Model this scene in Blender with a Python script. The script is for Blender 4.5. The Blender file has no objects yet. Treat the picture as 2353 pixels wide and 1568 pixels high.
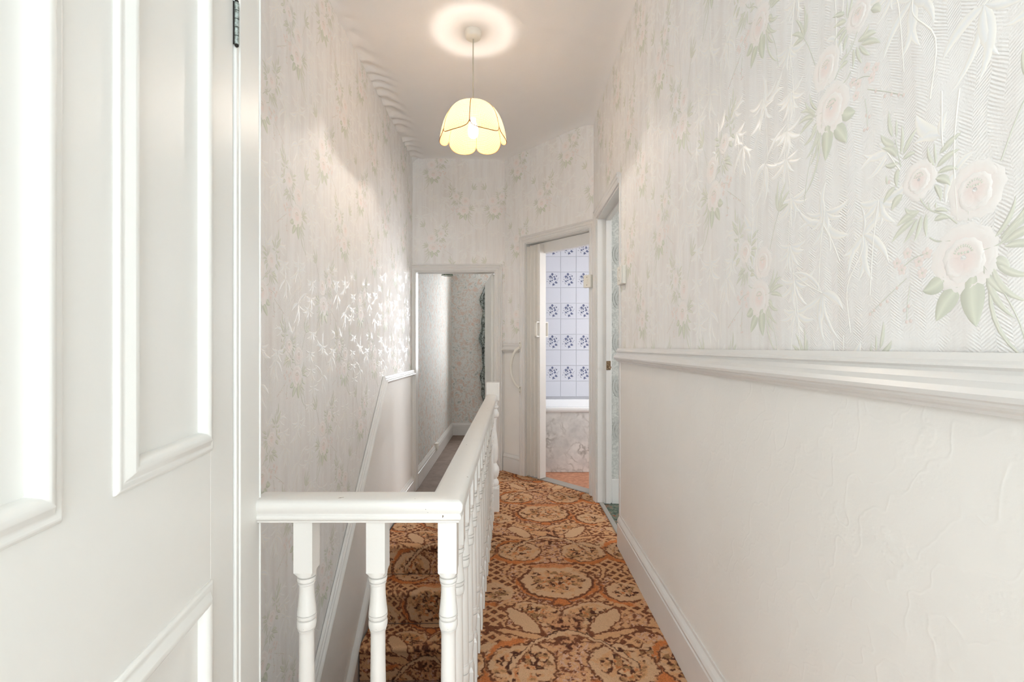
import bpy, bmesh, math, random
import numpy as np
from mathutils import Vector, Matrix

random.seed(7)
rng = np.random.default_rng(11)
SC = bpy.context.scene
COL = SC.collection

# ------------------------------------------------------------------ camera
F = 1090.0            # focal length in pixels of the 2353 px wide frame
VX, VY = 1173.0, 798.0  # vanishing point of the corridor
H = 1.154             # eye height above the landing
cam_d = bpy.data.cameras.new('camera')
cam_d.sensor_width = 36.0
cam_d.lens = 36.0 * F / 2353.0
cam_d.shift_x = (1176.5 - VX) / 2353.0
cam_d.shift_y = (VY - 784.0) / 2353.0
cam_d.clip_start = 0.02
cam = bpy.data.objects.new('camera', cam_d)
COL.objects.link(cam)
cam.location = (0, 0, H)
cam.rotation_euler = (math.pi / 2, 0, 0)
SC.camera = cam

# ------------------------------------------------------------------ light and exposure
SC.view_settings.view_transform = 'Standard'
SC.view_settings.look = 'None'
SC.view_settings.gamma = 1.0
SC.view_settings.use_curve_mapping = False
SC.view_settings.exposure = 1.62
SC.cycles.max_bounces = 7
SC.cycles.use_adaptive_sampling = True
SC.cycles.adaptive_threshold = 0.12
SC.cycles.adaptive_min_samples = 16
SC.cycles.light_sampling_threshold = 0.03
SC.cycles.diffuse_bounces = 5
SC.cycles.glossy_bounces = 2
SC.cycles.transmission_bounces = 3
SC.cycles.caustics_reflective = False
SC.cycles.caustics_refractive = False
world = bpy.data.worlds.new('daylight')
SC.world = world
world.use_nodes = True
bg = world.node_tree.nodes['Background']
bg.inputs[0].default_value = (0.86, 0.93, 1.0, 1)
bg.inputs[1].default_value = 1.0


def area(name, loc, target, sx, sy, power, color):
    d = bpy.data.lights.new(name, 'AREA')
    d.shape = 'RECTANGLE'; d.size = sx; d.size_y = sy; d.energy = power; d.color = color
    o = bpy.data.objects.new(name, d); COL.objects.link(o)
    o.location = loc
    o.rotation_euler = (Vector(target) - Vector(loc)).to_track_quat('-Z', 'Y').to_euler()
    return o

# window daylight: far room's is real, the other windows are added for light
area('daylight_added_front_window_left', (-1.30, -3.56, 1.60), (-1.30, 0, 1.45), 1.5, 1.7, 46, (0.84, 0.94, 1.0))  # added source behind the camera, brightens the near walls
area('daylight_added_front_window_right', (1.50, -3.56, 1.60), (1.50, 0, 1.45), 1.5, 1.7, 46, (0.84, 0.94, 1.0))  # second added source, its pair
area('daylight_far_room_window', (-0.075, 7.46, 1.60), (-0.075, 6, 1.55), 0.44, 1.55, 18, (0.93, 0.97, 1.0))
area('daylight_added_bathroom_window', (2.16, 4.02, 1.60), (0.5, 4.02, 1.0), 0.52, 1.1, 8, (0.97, 0.97, 1.0))  # added source, placed to light the bath panel and floor
area('daylight_added_side_window', (3.06, 2.3, 1.6), (0.7, 3.0, 1.2), 1.0, 1.2, 13, (0.97, 0.98, 1.0))  # added source, lifts the side room above the dim spill

# ------------------------------------------------------------------ materials


def lin(r, g, b):
    f = lambda c: ((c / 255.0 + 0.055) / 1.055) ** 2.4 if c > 10 else c / 255.0 / 12.92
    return (f(r), f(g), f(b), 1.0)


class NT:
    """tiny helper for node trees"""
    def __init__(self, name):
        self.m = bpy.data.materials.new(name); self.m.use_nodes = True
        self.t = self.m.node_tree; self.n = self.t.nodes; self.l = self.t.links
        self.b = self.n['Principled BSDF']; self.out = self.n['Material Output']

    def node(self, typ, ins=None, **props):
        nd = self.n.new(typ)
        for k, v in props.items(): setattr(nd, k, v)
        for k, v in (ins or {}).items(): self.put(nd.inputs[k], v)
        return nd

    def put(self, sock, v):
        if isinstance(v, bpy.types.NodeSocket): self.l.new(v, sock)
        else: sock.default_value = v

    def math(self, op, a, b=None, c=None):
        nd = self.n.new('ShaderNodeMath'); nd.operation = op
        for i, v in enumerate((a, b, c)):
            if v is not None: self.put(nd.inputs[i], v)
        return nd.outputs[0]

    def noise(self, scale, detail=3, rough=0.55, vec=None, dist=0.0):
        nd = self.node('ShaderNodeTexNoise', {'Scale': scale, 'Detail': detail, 'Roughness': rough, 'Distortion': dist})
        if vec is not None: self.l.new(vec, nd.inputs['Vector'])
        return nd.outputs['Fac']

    def coord(self, which='Object'):
        return self.node('ShaderNodeTexCoord').outputs[which]

    def ramp(self, fac, stops):
        nd = self.n.new('ShaderNodeValToRGB'); self.l.new(fac, nd.inputs[0])
        cr = nd.color_ramp
        while len(cr.elements) < len(stops): cr.elements.new(0.5)
        for e, (p, c) in zip(cr.elements, stops): e.position = p; e.color = c
        return nd.outputs['Color']

    def mix(self, fac, a, b, blend='MIX'):
        nd = self.n.new('ShaderNodeMix'); nd.data_type = 'RGBA'; nd.blend_type = blend
        self.put(nd.inputs[0], fac); self.put(nd.inputs[6], a); self.put(nd.inputs[7], b)
        return nd.outputs[2]

    def bump(self, height, strength=0.3, dist=0.002, normal=None):
        nd = self.node('ShaderNodeBump', {'Strength': strength, 'Distance': dist, 'Height': height})
        if normal is not None: self.l.new(normal, nd.inputs['Normal'])
        self.l.new(nd.outputs[0], self.b.inputs['Normal'])
        return nd.outputs[0]

    def set(self, **kw):
        for k, v in kw.items(): self.put(self.b.inputs[k.replace('_', ' ')], v)
        return self.m


def paint(name, col, rough=0.35, bump=0.15, scale=60, var=0.04, chips=False):
    k = NT(name); co = k.coord()
    n1 = k.noise(9, 4, 0.6, co)
    dark = tuple(c * (1 - var * 2) for c in col[:3]) + (1,)
    c = k.mix(n1, dark, col)
    if chips:
        n3 = k.noise(70, 2, 0.5, co)
        n4 = k.noise(9, 2, 0.5, co)
        f = k.math('MULTIPLY', k.math('GREATER_THAN', n3, 0.73), k.math('GREATER_THAN', n4, 0.56))
        c = k.mix(f, c, lin(120, 105, 88))
    k.bump(k.noise(scale, 4, 0.6, co), bump, 0.002)
    return k.set(Base_Color=c, Roughness=rough)


WHITE = lin(230, 227, 223)
M = {}
M['gloss'] = paint('white_gloss_paint', WHITE, 0.30, 0.12, 45)
M['gloss_worn'] = paint('worn_white_gloss_paint', lin(231, 227, 221), 0.34, 0.2, 40, 0.03, chips=True)
M['door'] = paint('white_door_gloss', lin(238, 237, 232), 0.42, 0.10, 16, 0.015)
M['plastic'] = paint('white_plastic', lin(236, 232, 222), 0.4, 0.03, 80, 0.01)
M['concertina'] = paint('folding_door_vinyl', lin(231, 227, 220), 0.5, 0.05, 120, 0.03)
M['ceiling'] = paint('ceiling_paper', lin(240, 237, 234), 0.8, 0.25, 90, 0.015)
M['plaster'] = paint('plain_plaster', lin(232, 231, 228), 0.8, 0.2, 60)
M['black'] = paint('dark_gap', lin(40, 34, 30), 0.9)
M['threshold'] = paint('metal_threshold_strip', lin(170, 165, 158), 0.4)
M['brown_trim'] = paint('brown_trim_braid', lin(150, 100, 55), 0.8)
M['cream_trim'] = paint('cream_trim_braid', lin(250, 236, 205), 0.8)
M['screw'] = paint('screw_head', lin(110, 95, 80), 0.5)

# anaglypta: painted embossed paper under the dado rail
k = NT('painted_embossed_dado'); co = k.coord()
wv = k.node('ShaderNodeTexWave', {'Scale': 7.0, 'Distortion': 12.0, 'Detail': 2.0, 'Detail Scale': 1.6}, wave_type='BANDS', bands_direction='DIAGONAL')
k.l.new(co, wv.inputs['Vector'])
vor = k.node('ShaderNodeTexVoronoi', {'Scale': 85.0}); k.l.new(co, vor.inputs['Vector'])
dots = k.math('SMOOTH_MIN', vor.outputs['Distance'], 0.35, 0.1)
veins = k.math('POWER', wv.outputs['Fac'], 14.0)
patch = k.math('GREATER_THAN', k.noise(13, 2, 0.5, co), 0.52)
hgt = k.math('ADD', k.math('MULTIPLY', veins, 0.9), k.math('MULTIPLY', k.math('MULTIPLY', dots, patch), -2.0))
hgt = k.math('ADD', hgt, k.math('MULTIPLY', k.noise(150, 3, 0.6, co), 0.5))
k.bump(hgt, 0.14, 0.0022)
M['dado'] = k.set(Base_Color=k.mix(k.noise(3, 3, 0.6, co), lin(234, 230, 224), lin(243, 240, 235)), Roughness=0.45)

# embossed wallpaper ground: chevron relief in vertical bands
k = NT('embossed_wallpaper_ground'); uv = k.coord('UV')
sep = k.node('ShaderNodeSeparateXYZ'); k.l.new(uv, sep.inputs[0])
wob = k.math('MULTIPLY', k.noise(5, 2, 0.5, uv), 0.05)
uu = k.math('ADD', sep.outputs[0], wob)
tri = k.math('PINGPONG', uu, 0.021)
ph = k.math('MULTIPLY', k.math('ADD', sep.outputs[1], k.math('MULTIPLY', tri, 0.75)), 2 * math.pi / 0.0052)
ridge = k.math('MULTIPLY', k.math('SINE', ph), k.math('MULTIPLY_ADD', k.noise(14, 3, 0.6, uv), 2.6, -0.75))
fine = k.noise(420, 3, 0.6, uv)
k.bump(k.math('ADD', k.math('MULTIPLY', ridge, 0.5), fine), 0.50, 0.0011)
mp = k.node('ShaderNodeMapping'); k.l.new(uv, mp.inputs['Vector']); mp.inputs['Scale'].default_value = (24, 2.2, 1)
streak = k.noise(1.0, 4, 0.62, mp.outputs[0])
c = k.ramp(streak, [(0.30, lin(234, 229, 225)), (0.52, lin(241, 238, 235)), (0.72, lin(245, 243, 241))])
M['paper'] = k.set(Base_Color=c, Roughness=0.66)
k = NT('wallpaper_printed_flowers')
at = k.node('ShaderNodeAttribute', attribute_name='Col')
M['print'] = k.set(Base_Color=at.outputs['Color'], Roughness=0.5)
k = NT('wallpaper_pearl_leaves')
at = k.node('ShaderNodeAttribute', attribute_name='Col')
M['pearl'] = k.set(Base_Color=at.outputs['Color'], Roughness=0.34, Specular_IOR_Level=0.42)

# carpet: woven colours in an attribute, pile from noise
k = NT('patterned_carpet'); co = k.coord()
at = k.node('ShaderNodeAttribute', attribute_name='Col')
pile = k.noise(330, 3, 0.7, co)
c = k.mix(k.math('MULTIPLY', k.math('SUBTRACT', 0.62, pile), 1.0), at.outputs['Color'], (0.05, 0.025, 0.015, 1))
k.bump(k.math('ADD', pile, k.noise(90, 3, 0.6, co)), 0.7, 0.006)
M['carpet'] = k.set(Base_Color=c, Roughness=0.95, Specular_IOR_Level=0.1)

# bathroom
k = NT('marble_effect_panel'); co = k.coord()
wp = k.noise(4, 4, 0.6, co)
vec = k.node('ShaderNodeVectorMath', operation='ADD'); k.l.new(co, vec.inputs[0])
nz = k.node('ShaderNodeTexNoise', {'Scale': 3.2, 'Detail': 4.0}); k.l.new(co, nz.inputs['Vector'])
k.l.new(nz.outputs['Color'], vec.inputs[1])
vv = k.node('ShaderNodeTexVoronoi', {'Scale': 5.5}, feature='DISTANCE_TO_EDGE'); k.l.new(vec.outputs[0], vv.inputs['Vector'])
vein = k.math('SUBTRACT', 1.0, k.math('SMOOTH_MIN', k.math('MULTIPLY', vv.outputs['Distance'], 7.0), 1.0, 0.5))
vein = k.math('MULTIPLY', vein, k.math('MULTIPLY_ADD', k.noise(6, 4, 0.65, co), 3.2, -1.45))
vein = k.math('MAXIMUM', k.math('MINIMUM', vein, 1.0), 0.0)
cloud = k.ramp(k.noise(6, 5, 0.65, co), [(0.32, lin(208, 208, 206)), (0.6, lin(240, 239, 236))])
M['marble'] = k.set(Base_Color=k.mix(k.math('MULTIPLY', vein, 1.0), cloud, lin(128, 124, 114)), Roughness=0.25)
M['enamel'] = paint('white_bath_enamel', lin(248, 248, 248), 0.12, 0.0, 40, 0.0)
M['tile'] = paint('white_glazed_tile', lin(220, 221, 228), 0.18, 0.05, 18, 0.01)
M['grout'] = paint('tile_grout', lin(205, 205, 210), 0.9)
M['tile_blue'] = paint('tile_print_blue', lin(112, 118, 150), 0.2, 0.0, 60, 0.1)
M['tile_grey'] = paint('tile_print_grey', lin(132, 134, 142), 0.2, 0.0, 60, 0.1)
k = NT('terracotta_lino'); co = k.coord()
M['lino'] = k.set(Base_Color=k.ramp(k.noise(22, 5, 0.7, co), [(0.35, lin(176, 118, 88)), (0.65, lin(212, 154, 122))]), Roughness=0.55)

# far room and side room papers
k = NT('far_room_blossom_paper'); co = k.coord()
n1 = k.noise(17, 5, 0.72, co, 0.6); n2 = k.noise(24, 4, 0.7, co, 0.4)
c = k.ramp(n1, [(0.36, lin(182, 184, 178)), (0.46, lin(226, 226, 222)), (0.54, lin(212, 204, 196)), (0.64, lin(216, 190, 176))])
c = k.mix(k.math('MULTIPLY', k.math('GREATER_THAN', n2, 0.60), 0.5), c, lin(182, 178, 164))
k.bump(k.noise(60, 3, 0.6, co), 0.3, 0.003)
M['blossom'] = k.set(Base_Color=c, Roughness=0.7)
k = NT('side_room_grey_paper'); co = k.coord()
mp = k.node('ShaderNodeMapping'); k.l.new(co, mp.inputs['Vector'])
k.bump(k.math('ADD', k.noise(70, 4, 0.6, co, 2.0), k.noise(200, 2, 0.5, co)), 0.5, 0.003)
M['greypaper'] = k.set(Base_Color=k.ramp(k.noise(40, 3, 0.6, co, 1.5), [(0.4, lin(186, 186, 180)), (0.62, lin(214, 213, 206))]), Roughness=0.6)
M['circle'] = paint('embossed_circle', lin(202, 202, 196), 0.45, 0.4, 200, 0.1)
k = NT('brown_hardboard'); co = k.coord()
M['hardboard'] = k.set(Base_Color=k.ramp(k.noise(7, 5, 0.7, co), [(0.3, lin(112, 94, 84)), (0.7, lin(142, 124, 112))]), Roughness=0.7)
k = NT('floral_curtain_cloth'); co = k.coord()
n1 = k.noise(26, 4, 0.7, co, 0.8)
c = k.ramp(n1, [(0.38, lin(52, 62, 54)), (0.46, lin(110, 118, 108)), (0.54, lin(196, 204, 206)), (0.62, lin(120, 132, 110))])
M['curtain'] = k.set(Base_Color=c, Roughness=0.85)
k = NT('green_glass'); co = k.coord()
M['greenglass'] = k.set(Base_Color=k.ramp(k.noise(60, 2, 0.5, co), [(0.4, lin(58, 74, 58)), (0.6, lin(122, 138, 112))]), Roughness=0.2)
k = NT('green_carpet'); co = k.coord()
M['greencarpet'] = k.set(Base_Color=k.ramp(k.noise(30, 4, 0.7, co), [(0.4, lin(62, 78, 66)), (0.55, lin(120, 130, 116)), (0.65, lin(150, 80, 48))]), Roughness=0.95)
k = NT('rusty_brass'); co = k.coord()
M['brass'] = k.set(Base_Color=k.ramp(k.noise(150, 4, 0.7, co), [(0.4, lin(92, 52, 34)), (0.6, lin(176, 156, 124))]), Roughness=0.35, Metallic=0.6)
k = NT('hinge_steel'); co = k.coord()
M['steel'] = k.set(Base_Color=k.ramp(k.noise(120, 4, 0.7, co), [(0.35, lin(104, 108, 100)), (0.6, lin(190, 202, 198))]), Roughness=0.3, Metallic=0.55)
M['flex'] = paint('lamp_flex', lin(196, 188, 170), 0.6)

# woven lamp shade: light shines through the cloth and between its threads
k = NT('woven_lamp_shade'); uv = k.coord('UV')
sp = k.node('ShaderNodeSeparateXYZ'); k.l.new(uv, sp.inputs[0])
wu = k.math('SINE', k.math('MULTIPLY', sp.outputs[0], 2 * math.pi / 0.0085))
wvv = k.math('SINE', k.math('MULTIPLY', sp.outputs[1], 2 * math.pi / 0.0085))
weave = k.math('ABSOLUTE', k.math('MULTIPLY', wu, wvv))
c = k.mix(weave, lin(140, 102, 62), lin(228, 200, 154))
tr = k.node('ShaderNodeBsdfTranslucent'); k.l.new(c, tr.inputs[0])
df = k.node('ShaderNodeBsdfDiffuse'); k.l.new(c, df.inputs[0])
m1 = k.node('ShaderNodeMixShader', {0: 0.50}); k.l.new(df.outputs[0], m1.inputs[1]); k.l.new(tr.outputs[0], m1.inputs[2])
tp = k.node('ShaderNodeBsdfTransparent')
m2 = k.node('ShaderNodeMixShader'); k.l.new(k.math('MULTIPLY', k.math('SUBTRACT', 1.0, weave), 0.22), m2.inputs[0])
k.l.new(m1.outputs[0], m2.inputs[1]); k.l.new(tp.outputs[0], m2.inputs[2])
k.l.new(m2.outputs[0], k.out.inputs[0])
M['shade'] = k.m
k = NT('lit_bulb')                       # clear envelope with the glow of the filament
tp = k.node('ShaderNodeBsdfTransparent'); em = k.node('ShaderNodeEmission', {'Color': (1.0, 0.82, 0.55, 1), 'Strength': 9.0})
ad = k.node('ShaderNodeAddShader'); k.l.new(tp.outputs[0], ad.inputs[0]); k.l.new(em.outputs[0], ad.inputs[1]); k.l.new(ad.outputs[0], k.out.inputs[0])
M['bulb'] = k.m
k = NT('window_glass')
tp = k.node('ShaderNodeBsdfTransparent'); gl = k.node('ShaderNodeBsdfGlossy', {'Roughness': 0.02})
mx = k.node('ShaderNodeMixShader', {0: 0.06}); k.l.new(tp.outputs[0], mx.inputs[1]); k.l.new(gl.outputs[0], mx.inputs[2])
k.l.new(mx.outputs[0], k.out.inputs[0])
M['glass'] = k.m

# ------------------------------------------------------------------ mesh helpers


def V(*a): return Vector(a)


class MB:
    def __init__(self): self.v = []; self.f = []; self.mi = []; self.sm = []

    def add(self, vs, fs, mat=0, smooth=False):
        o = len(self.v); self.v += [tuple(p) for p in vs]
        for f in fs: self.f.append([i + o for i in f]); self.mi.append(mat); self.sm.append(smooth)
        return self

    def box(self, x0, y0, z0, x1, y1, z1, mat=0, fr=None):
        P = fr or (lambda a, b, c: (a, b, c))
        vs = [P(x, y, z) for z in (z0, z1) for y in (y0, y1) for x in (x0, x1)]
        return self.add(vs, [(0, 2, 3, 1), (4, 5, 7, 6), (0, 1, 5, 4), (2, 6, 7, 3), (0, 4, 6, 2), (1, 3, 7, 5)], mat)

    def prism(self, poly, h0, h1, fr, mat=0):
        """polygon (s,t) extruded from height h0 to h1 along the frame's normal"""
        n = len(poly)
        vs = [fr(s, t, h0) for s, t in poly] + [fr(s, t, h1) for s, t in poly]
        fs = [tuple(range(n)), tuple(range(2 * n - 1, n - 1, -1))] + [(i, n + i, n + (i + 1) % n, (i + 1) % n) for i in range(n)]
        return self.add(vs, fs, mat)

    def sweep(self, path, prof, fr, closed=False, mat=0, smooth=False):
        """profile [(offset, height)] along a mitred polyline (s,t); offset is to the left of travel"""
        n = len(path); rows = []
        P = [Vector((a, b)) for a, b in path]
        for i in range(n):
            d0 = (P[i] - P[i - 1]) if (i > 0 or closed) else (P[1] - P[0])
            d1 = (P[(i + 1) % n] - P[i]) if (i < n - 1 or closed) else (P[-1] - P[-2])
            d0 = d0.normalized(); d1 = d1.normalized()
            n0 = Vector((-d0.y, d0.x)); n1 = Vector((-d1.y, d1.x))
            m = (n0 + n1); m = m / max(m.dot(n0), 1e-4) if m.length > 1e-6 else n0
            rows.append([fr(P[i].x + m.x * o, P[i].y + m.y * o, h) for o, h in prof])
        k = len(prof); vs = [p for r in rows for p in r]; fs = []
        for i in range(n if closed else n - 1):
            a = i * k; b = ((i + 1) % n) * k
            for j in range(k): fs.append((a + j, b + j, b + (j + 1) % k, a + (j + 1) % k))
        self.add(vs, fs, mat, smooth)
        if not closed:
            o = len(self.v) - len(vs)
            self.f.append([o + j for j in range(k)][::-1]); self.mi.append(mat); self.sm.append(False)
            self.f.append([o + (n - 1) * k + j for j in range(k)]); self.mi.append(mat); self.sm.append(False)
        return self

    def lathe(self, prof, cx, cy, seg=24, mat=0, smooth=True, cap=True):
        vs = []; fs = []
        for r, z in prof:
            for i in range(seg):
                a = 2 * math.pi * i / seg; vs.append((cx + r * math.cos(a), cy + r * math.sin(a), z))
        for j in range(len(prof) - 1):
            for i in range(seg):
                i2 = (i + 1) % seg
                fs.append((j * seg + i, j * seg + i2, (j + 1) * seg + i2, (j + 1) * seg + i))
        if cap:
            fs.append(tuple(range(seg))[::-1]); fs.append(tuple(range((len(prof) - 1) * seg, len(prof) * seg)))
        return self.add(vs, fs, mat, smooth)

    def tube(self, pts, r, seg=10, mat=0):
        pts = [Vector(p) for p in pts]; vs = []; fs = []; up = Vector((0.13, 0.31, 0.94)).normalized()
        for i, p in enumerate(pts):
            d = (pts[min(i + 1, len(pts) - 1)] - pts[max(i - 1, 0)]).normalized()
            a = d.cross(up); a = a.normalized() if a.length > 1e-4 else d.cross(Vector((1, 0, 0))).normalized()
            b = d.cross(a)
            rr = r[i] if isinstance(r, (list, tuple)) else r
            for q in range(seg):
                t = 2 * math.pi * q / seg; vs.append(p + a * rr * math.cos(t) + b * rr * math.sin(t))
        for i in range(len(pts) - 1):
            for q in range(seg):
                q2 = (q + 1) % seg; fs.append((i * seg + q, i * seg + q2, (i + 1) * seg + q2, (i + 1) * seg + q))
        fs.append(tuple(range(seg))[::-1]); fs.append(tuple(range((len(pts) - 1) * seg, len(pts) * seg)))
        return self.add(vs, fs, mat, True)

    def build(self, name, mat, parent=None, bevel=0.0, seg=2):
        me = bpy.data.meshes.new(name)
        me.from_pydata(self.v, [], self.f)
        for m in (mat if isinstance(mat, (list, tuple)) else [mat]): me.materials.append(M[m] if isinstance(m, str) else m)
        me.polygons.foreach_set('material_index', self.mi)
        me.polygons.foreach_set('use_smooth', self.sm)
        bm = bmesh.new(); bm.from_mesh(me); bmesh.ops.recalc_face_normals(bm, faces=bm.faces); bm.to_mesh(me); bm.free()
        o = link(name, me, parent, bevel, seg)
        if not bevel and any(self.sm) and name not in ('tub', 'curtain'): me.set_sharp_from_angle(angle=math.radians(38))
        return o


def link(name, me, parent=None, bevel=0.0, seg=2):
    o = bpy.data.objects.new(name, me); COL.objects.link(o)
    if parent is not None: o.parent = parent
    if bevel:
        b = o.modifiers.new('bevel', 'BEVEL'); b.width = bevel; b.segments = seg; b.limit_method = 'ANGLE'; b.angle_limit = math.radians(40)
        for p in me.polygons: p.use_smooth = True
        me.set_sharp_from_angle(angle=math.radians(40))
    return o


def empty(name, loc=(0, 0, 0)):
    # the thing's base: parts are modelled in world coordinates, so the empty keeps its offset in the parent inverse
    o = bpy.data.objects.new(name, None); COL.objects.link(o); o.empty_display_size = 0.1
    return o


def tag(o, label, cat, kind=None, group=None):
    o['label'] = label; o['category'] = cat
    if kind: o['kind'] = kind
    if group: o['group'] = group
    return o


def frame(O, S, N):
    O = Vector(O); S = Vector(S).normalized(); N = Vector(N).normalized()
    return lambda s, t, h: tuple(O + S * s + Vector((0, 0, t)) + N * h)


XY = lambda a, b, c: (a, b, c)
CEIL = 2.94
XR = lambda y: 0.62 + 0.007 * y          # right wall plane
XL = -0.92                               # left wall plane
YE = 4.45                                # far wall plane
LOW = -0.2                               # lower landing at the stair head

# frames: s to the viewer's right when facing the wall, t up, h out of the wall
FR = frame((XR(0), 0, 0), (-0.007, -1, 0), (-1, 0.007, 0))       # right wall: s = -Y
FL = frame((XL, 0, 0), (0, 1, 0), (1, 0, 0))                     # left wall:  s = Y
FE = frame((0, YE, 0), (1, 0, 0), (0, -1, 0))                    # far wall:   s = X
A0 = Vector((-0.055, YE, 0)); B0 = Vector((0.645, 3.68, 0))
AD = (B0 - A0).normalized(); ALEN = (B0 - A0).length
FA = frame(A0, AD, (AD.y, -AD.x, 0))                             # angled wall with the bathroom door
DH = Vector((-0.536, 0.92, 0)); DD = Vector((-0.166, 0.986, 0)).normalized()
FD = frame(DH, DD, (DD.y, -DD.x, 0))                             # wall of the near door: s = 0 at the hinge, + away

# ------------------------------------------------------------------ wallpaper relief motif


class Relief:
    def __init__(self): self.v = []; self.f = []; self.c = []; self.m = []

    def grid(self, P, Hh, C, mat):
        """P (n,k,2), heights (n,k), colours (n,k,3)"""
        n, kk = Hh.shape; o = len(self.v)
        for i in range(n):
            for j in range(kk):
                self.v.append((P[i, j, 0], P[i, j, 1], Hh[i, j])); self.c.append(tuple(C[i, j]))
        for i in range(n - 1):
            for j in range(kk - 1):
                self.f.append((o + i * kk + j, o + i * kk + j + 1, o + (i + 1) * kk + j + 1, o + (i + 1) * kk + j)); self.m.append(mat)

    def leaf(self, a, b, w, bend=0.0, h=0.0009, col=None, mat=1, rib=0.1, base=0.0002, n=8):
        a = np.array(a, float); b = np.array(b, float); d = b - a; L = np.hypot(*d)
        nrm = np.array([-d[1], d[0]]) / max(L, 1e-6)
        t = np.linspace(0, 1, n)[:, None]
        ctr = a + d * t + nrm * (bend * L * 4 * t * (1 - t))
        tan = np.gradient(ctr, axis=0); tan /= np.maximum(np.hypot(tan[:, 0], tan[:, 1])[:, None], 1e-9)
        nn = np.stack([-tan[:, 1], tan[:, 0]], 1)
        wid = w * 0.5 * np.sin(np.pi * np.clip(t[:, 0], 0, 1) ** 0.75) ** 0.8 + w * 0.02
        wid[-1] = 0
        offs = np.array([-1, -0.55, 0, 0.55, 1]) if mat == 1 else np.array([-1, -.84, 0, .84, 1])
        P = ctr[:, None, :] + nn[:, None, :] * (wid[:, None] * offs[None, :])[:, :, None]
        if mat == 2: rib = 0
        hp = np.array([0.0, 0.85, 0.62, 0.85, 0.0]) if rib else np.array([0, .62, .66, .62, 0])
        Hh = base + h * hp[None, :] * (0.35 + 0.65 * np.sin(np.pi * np.clip(t, 0.06, 0.94)))
        col = np.array(col); lite = np.minimum(col * 1.16 + 0.015, 0.86)
        C = np.where((np.abs(offs) < 0.1)[None, :, None], lite, col) * np.ones((n, 1, 1))
        C = C * (1 + 0.06 * (t[:, :, None] - 0.5))
        self.grid(P, Hh, C, mat)

    def stem(self, pts, w, col, h=0.0008, mat=1):
        pts = np.array(pts, float)
        # smooth the polyline
        tt = np.linspace(0, len(pts) - 1, 4 * (len(pts) - 1) + 1)
        ctr = np.stack([np.interp(tt, range(len(pts)), pts[:, i]) for i in (0, 1)], 1)
        for _ in range(2): ctr[1:-1] = (ctr[:-2] + 2 * ctr[1:-1] + ctr[2:]) / 4
        tan = np.gradient(ctr, axis=0); tan /= np.maximum(np.hypot(tan[:, 0], tan[:, 1])[:, None], 1e-9)
        nn = np.stack([-tan[:, 1], tan[:, 0]], 1)
        offs = np.array([-.5, 0, .5]) * w
        P = ctr[:, None, :] + nn[:, None, :] * offs[None, :, None]
        Hh = 0.0002 + np.array([0, h, 0])[None, :] * np.ones((len(ctr), 1))
        self.grid(P, Hh, np.ones((len(ctr), 3, 1)) * np.array(col), mat)

    def petal(self, c, ang, L, w, h0, cin, cout, r0=0.12, lobes=True):
        c = np.array(c, float); n, kk = 7, 7
        t = np.linspace(r0, 1, n); q = np.linspace(-1, 1, kk)
        T, Q = np.meshgrid(t, q, indexing='ij')
        half = w * 0.5 * (0.25 + 0.75 * np.sin(np.pi * np.clip(T, 0, 1) * 0.62))
        end = L * (1 - 0.30 * Q ** 2 + (0.035 * np.cos(Q * 9.0) if lobes else 0))
        x = T * end; y = Q * half
        P = np.stack([c[0] + x * math.cos(ang) - y * math.sin(ang), c[1] + x * math.sin(ang) + y * math.cos(ang)], -1)
        rim = np.clip((T - 0.80) / 0.2, 0, 1)
        Hh = h0 + 0.0004 + 0.0003 * T * (1 - 0.35 * Q ** 2) + 0.0007 * np.sin(np.pi * rim)
        Hh[-1, :] = 0.0002; Hh[:, 0] -= 0.0003; Hh[:, -1] -= 0.0003
        Hh = np.maximum(Hh, 0.0002)
        g = np.clip((T - 0.25) / 0.55, 0, 1)[:, :, None] ** 1.2
        C = np.array(cin) * (1 - g) + np.array(cout) * g
        self.grid(P, Hh, C, 1)

    def dot(self, c, r, col, h=0.0012, sq=1.0, ang=0.0, mat=1):
        o = len(self.v); n = 8
        self.v.append((c[0], c[1], h)); self.c.append(tuple(col))
        for i in range(n):
            a = 2 * math.pi * i / n; x = r * math.cos(a); y = r * sq * math.sin(a)
            self.v.append((c[0] + x * math.cos(ang) - y * math.sin(ang), c[1] + x * math.sin(ang) + y * math.cos(ang), 0.0003)); self.c.append(tuple(col))
        for i in range(n): self.f.append((o, o + 1 + i, o + 1 + (i + 1) % n)); self.m.append(mat)


def lin3(r, g, b): return lin(r, g, b)[:3]


GREEN = lin3(216, 216, 203); GREEN2 = lin3(211, 213, 198); PINK = lin3(243, 229, 224); IVORY = lin3(244, 239, 235); PEARL = lin3(247, 243, 236)
FLC = (1110, 1010)


def wz(zx, zy):
    """pixel of the photographed repeat on the right wall -> metres on the wall"""
    x = 1800 + zx / 2.613; y = 200 + zy / 2.613
    yy = 0.625 * F / (x - VX)
    return np.array([-yy, (VY - y) * yy / F])


def wrel(zx, zy): return wz(zx, zy) - wz(*FLC)


R = Relief()


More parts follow.
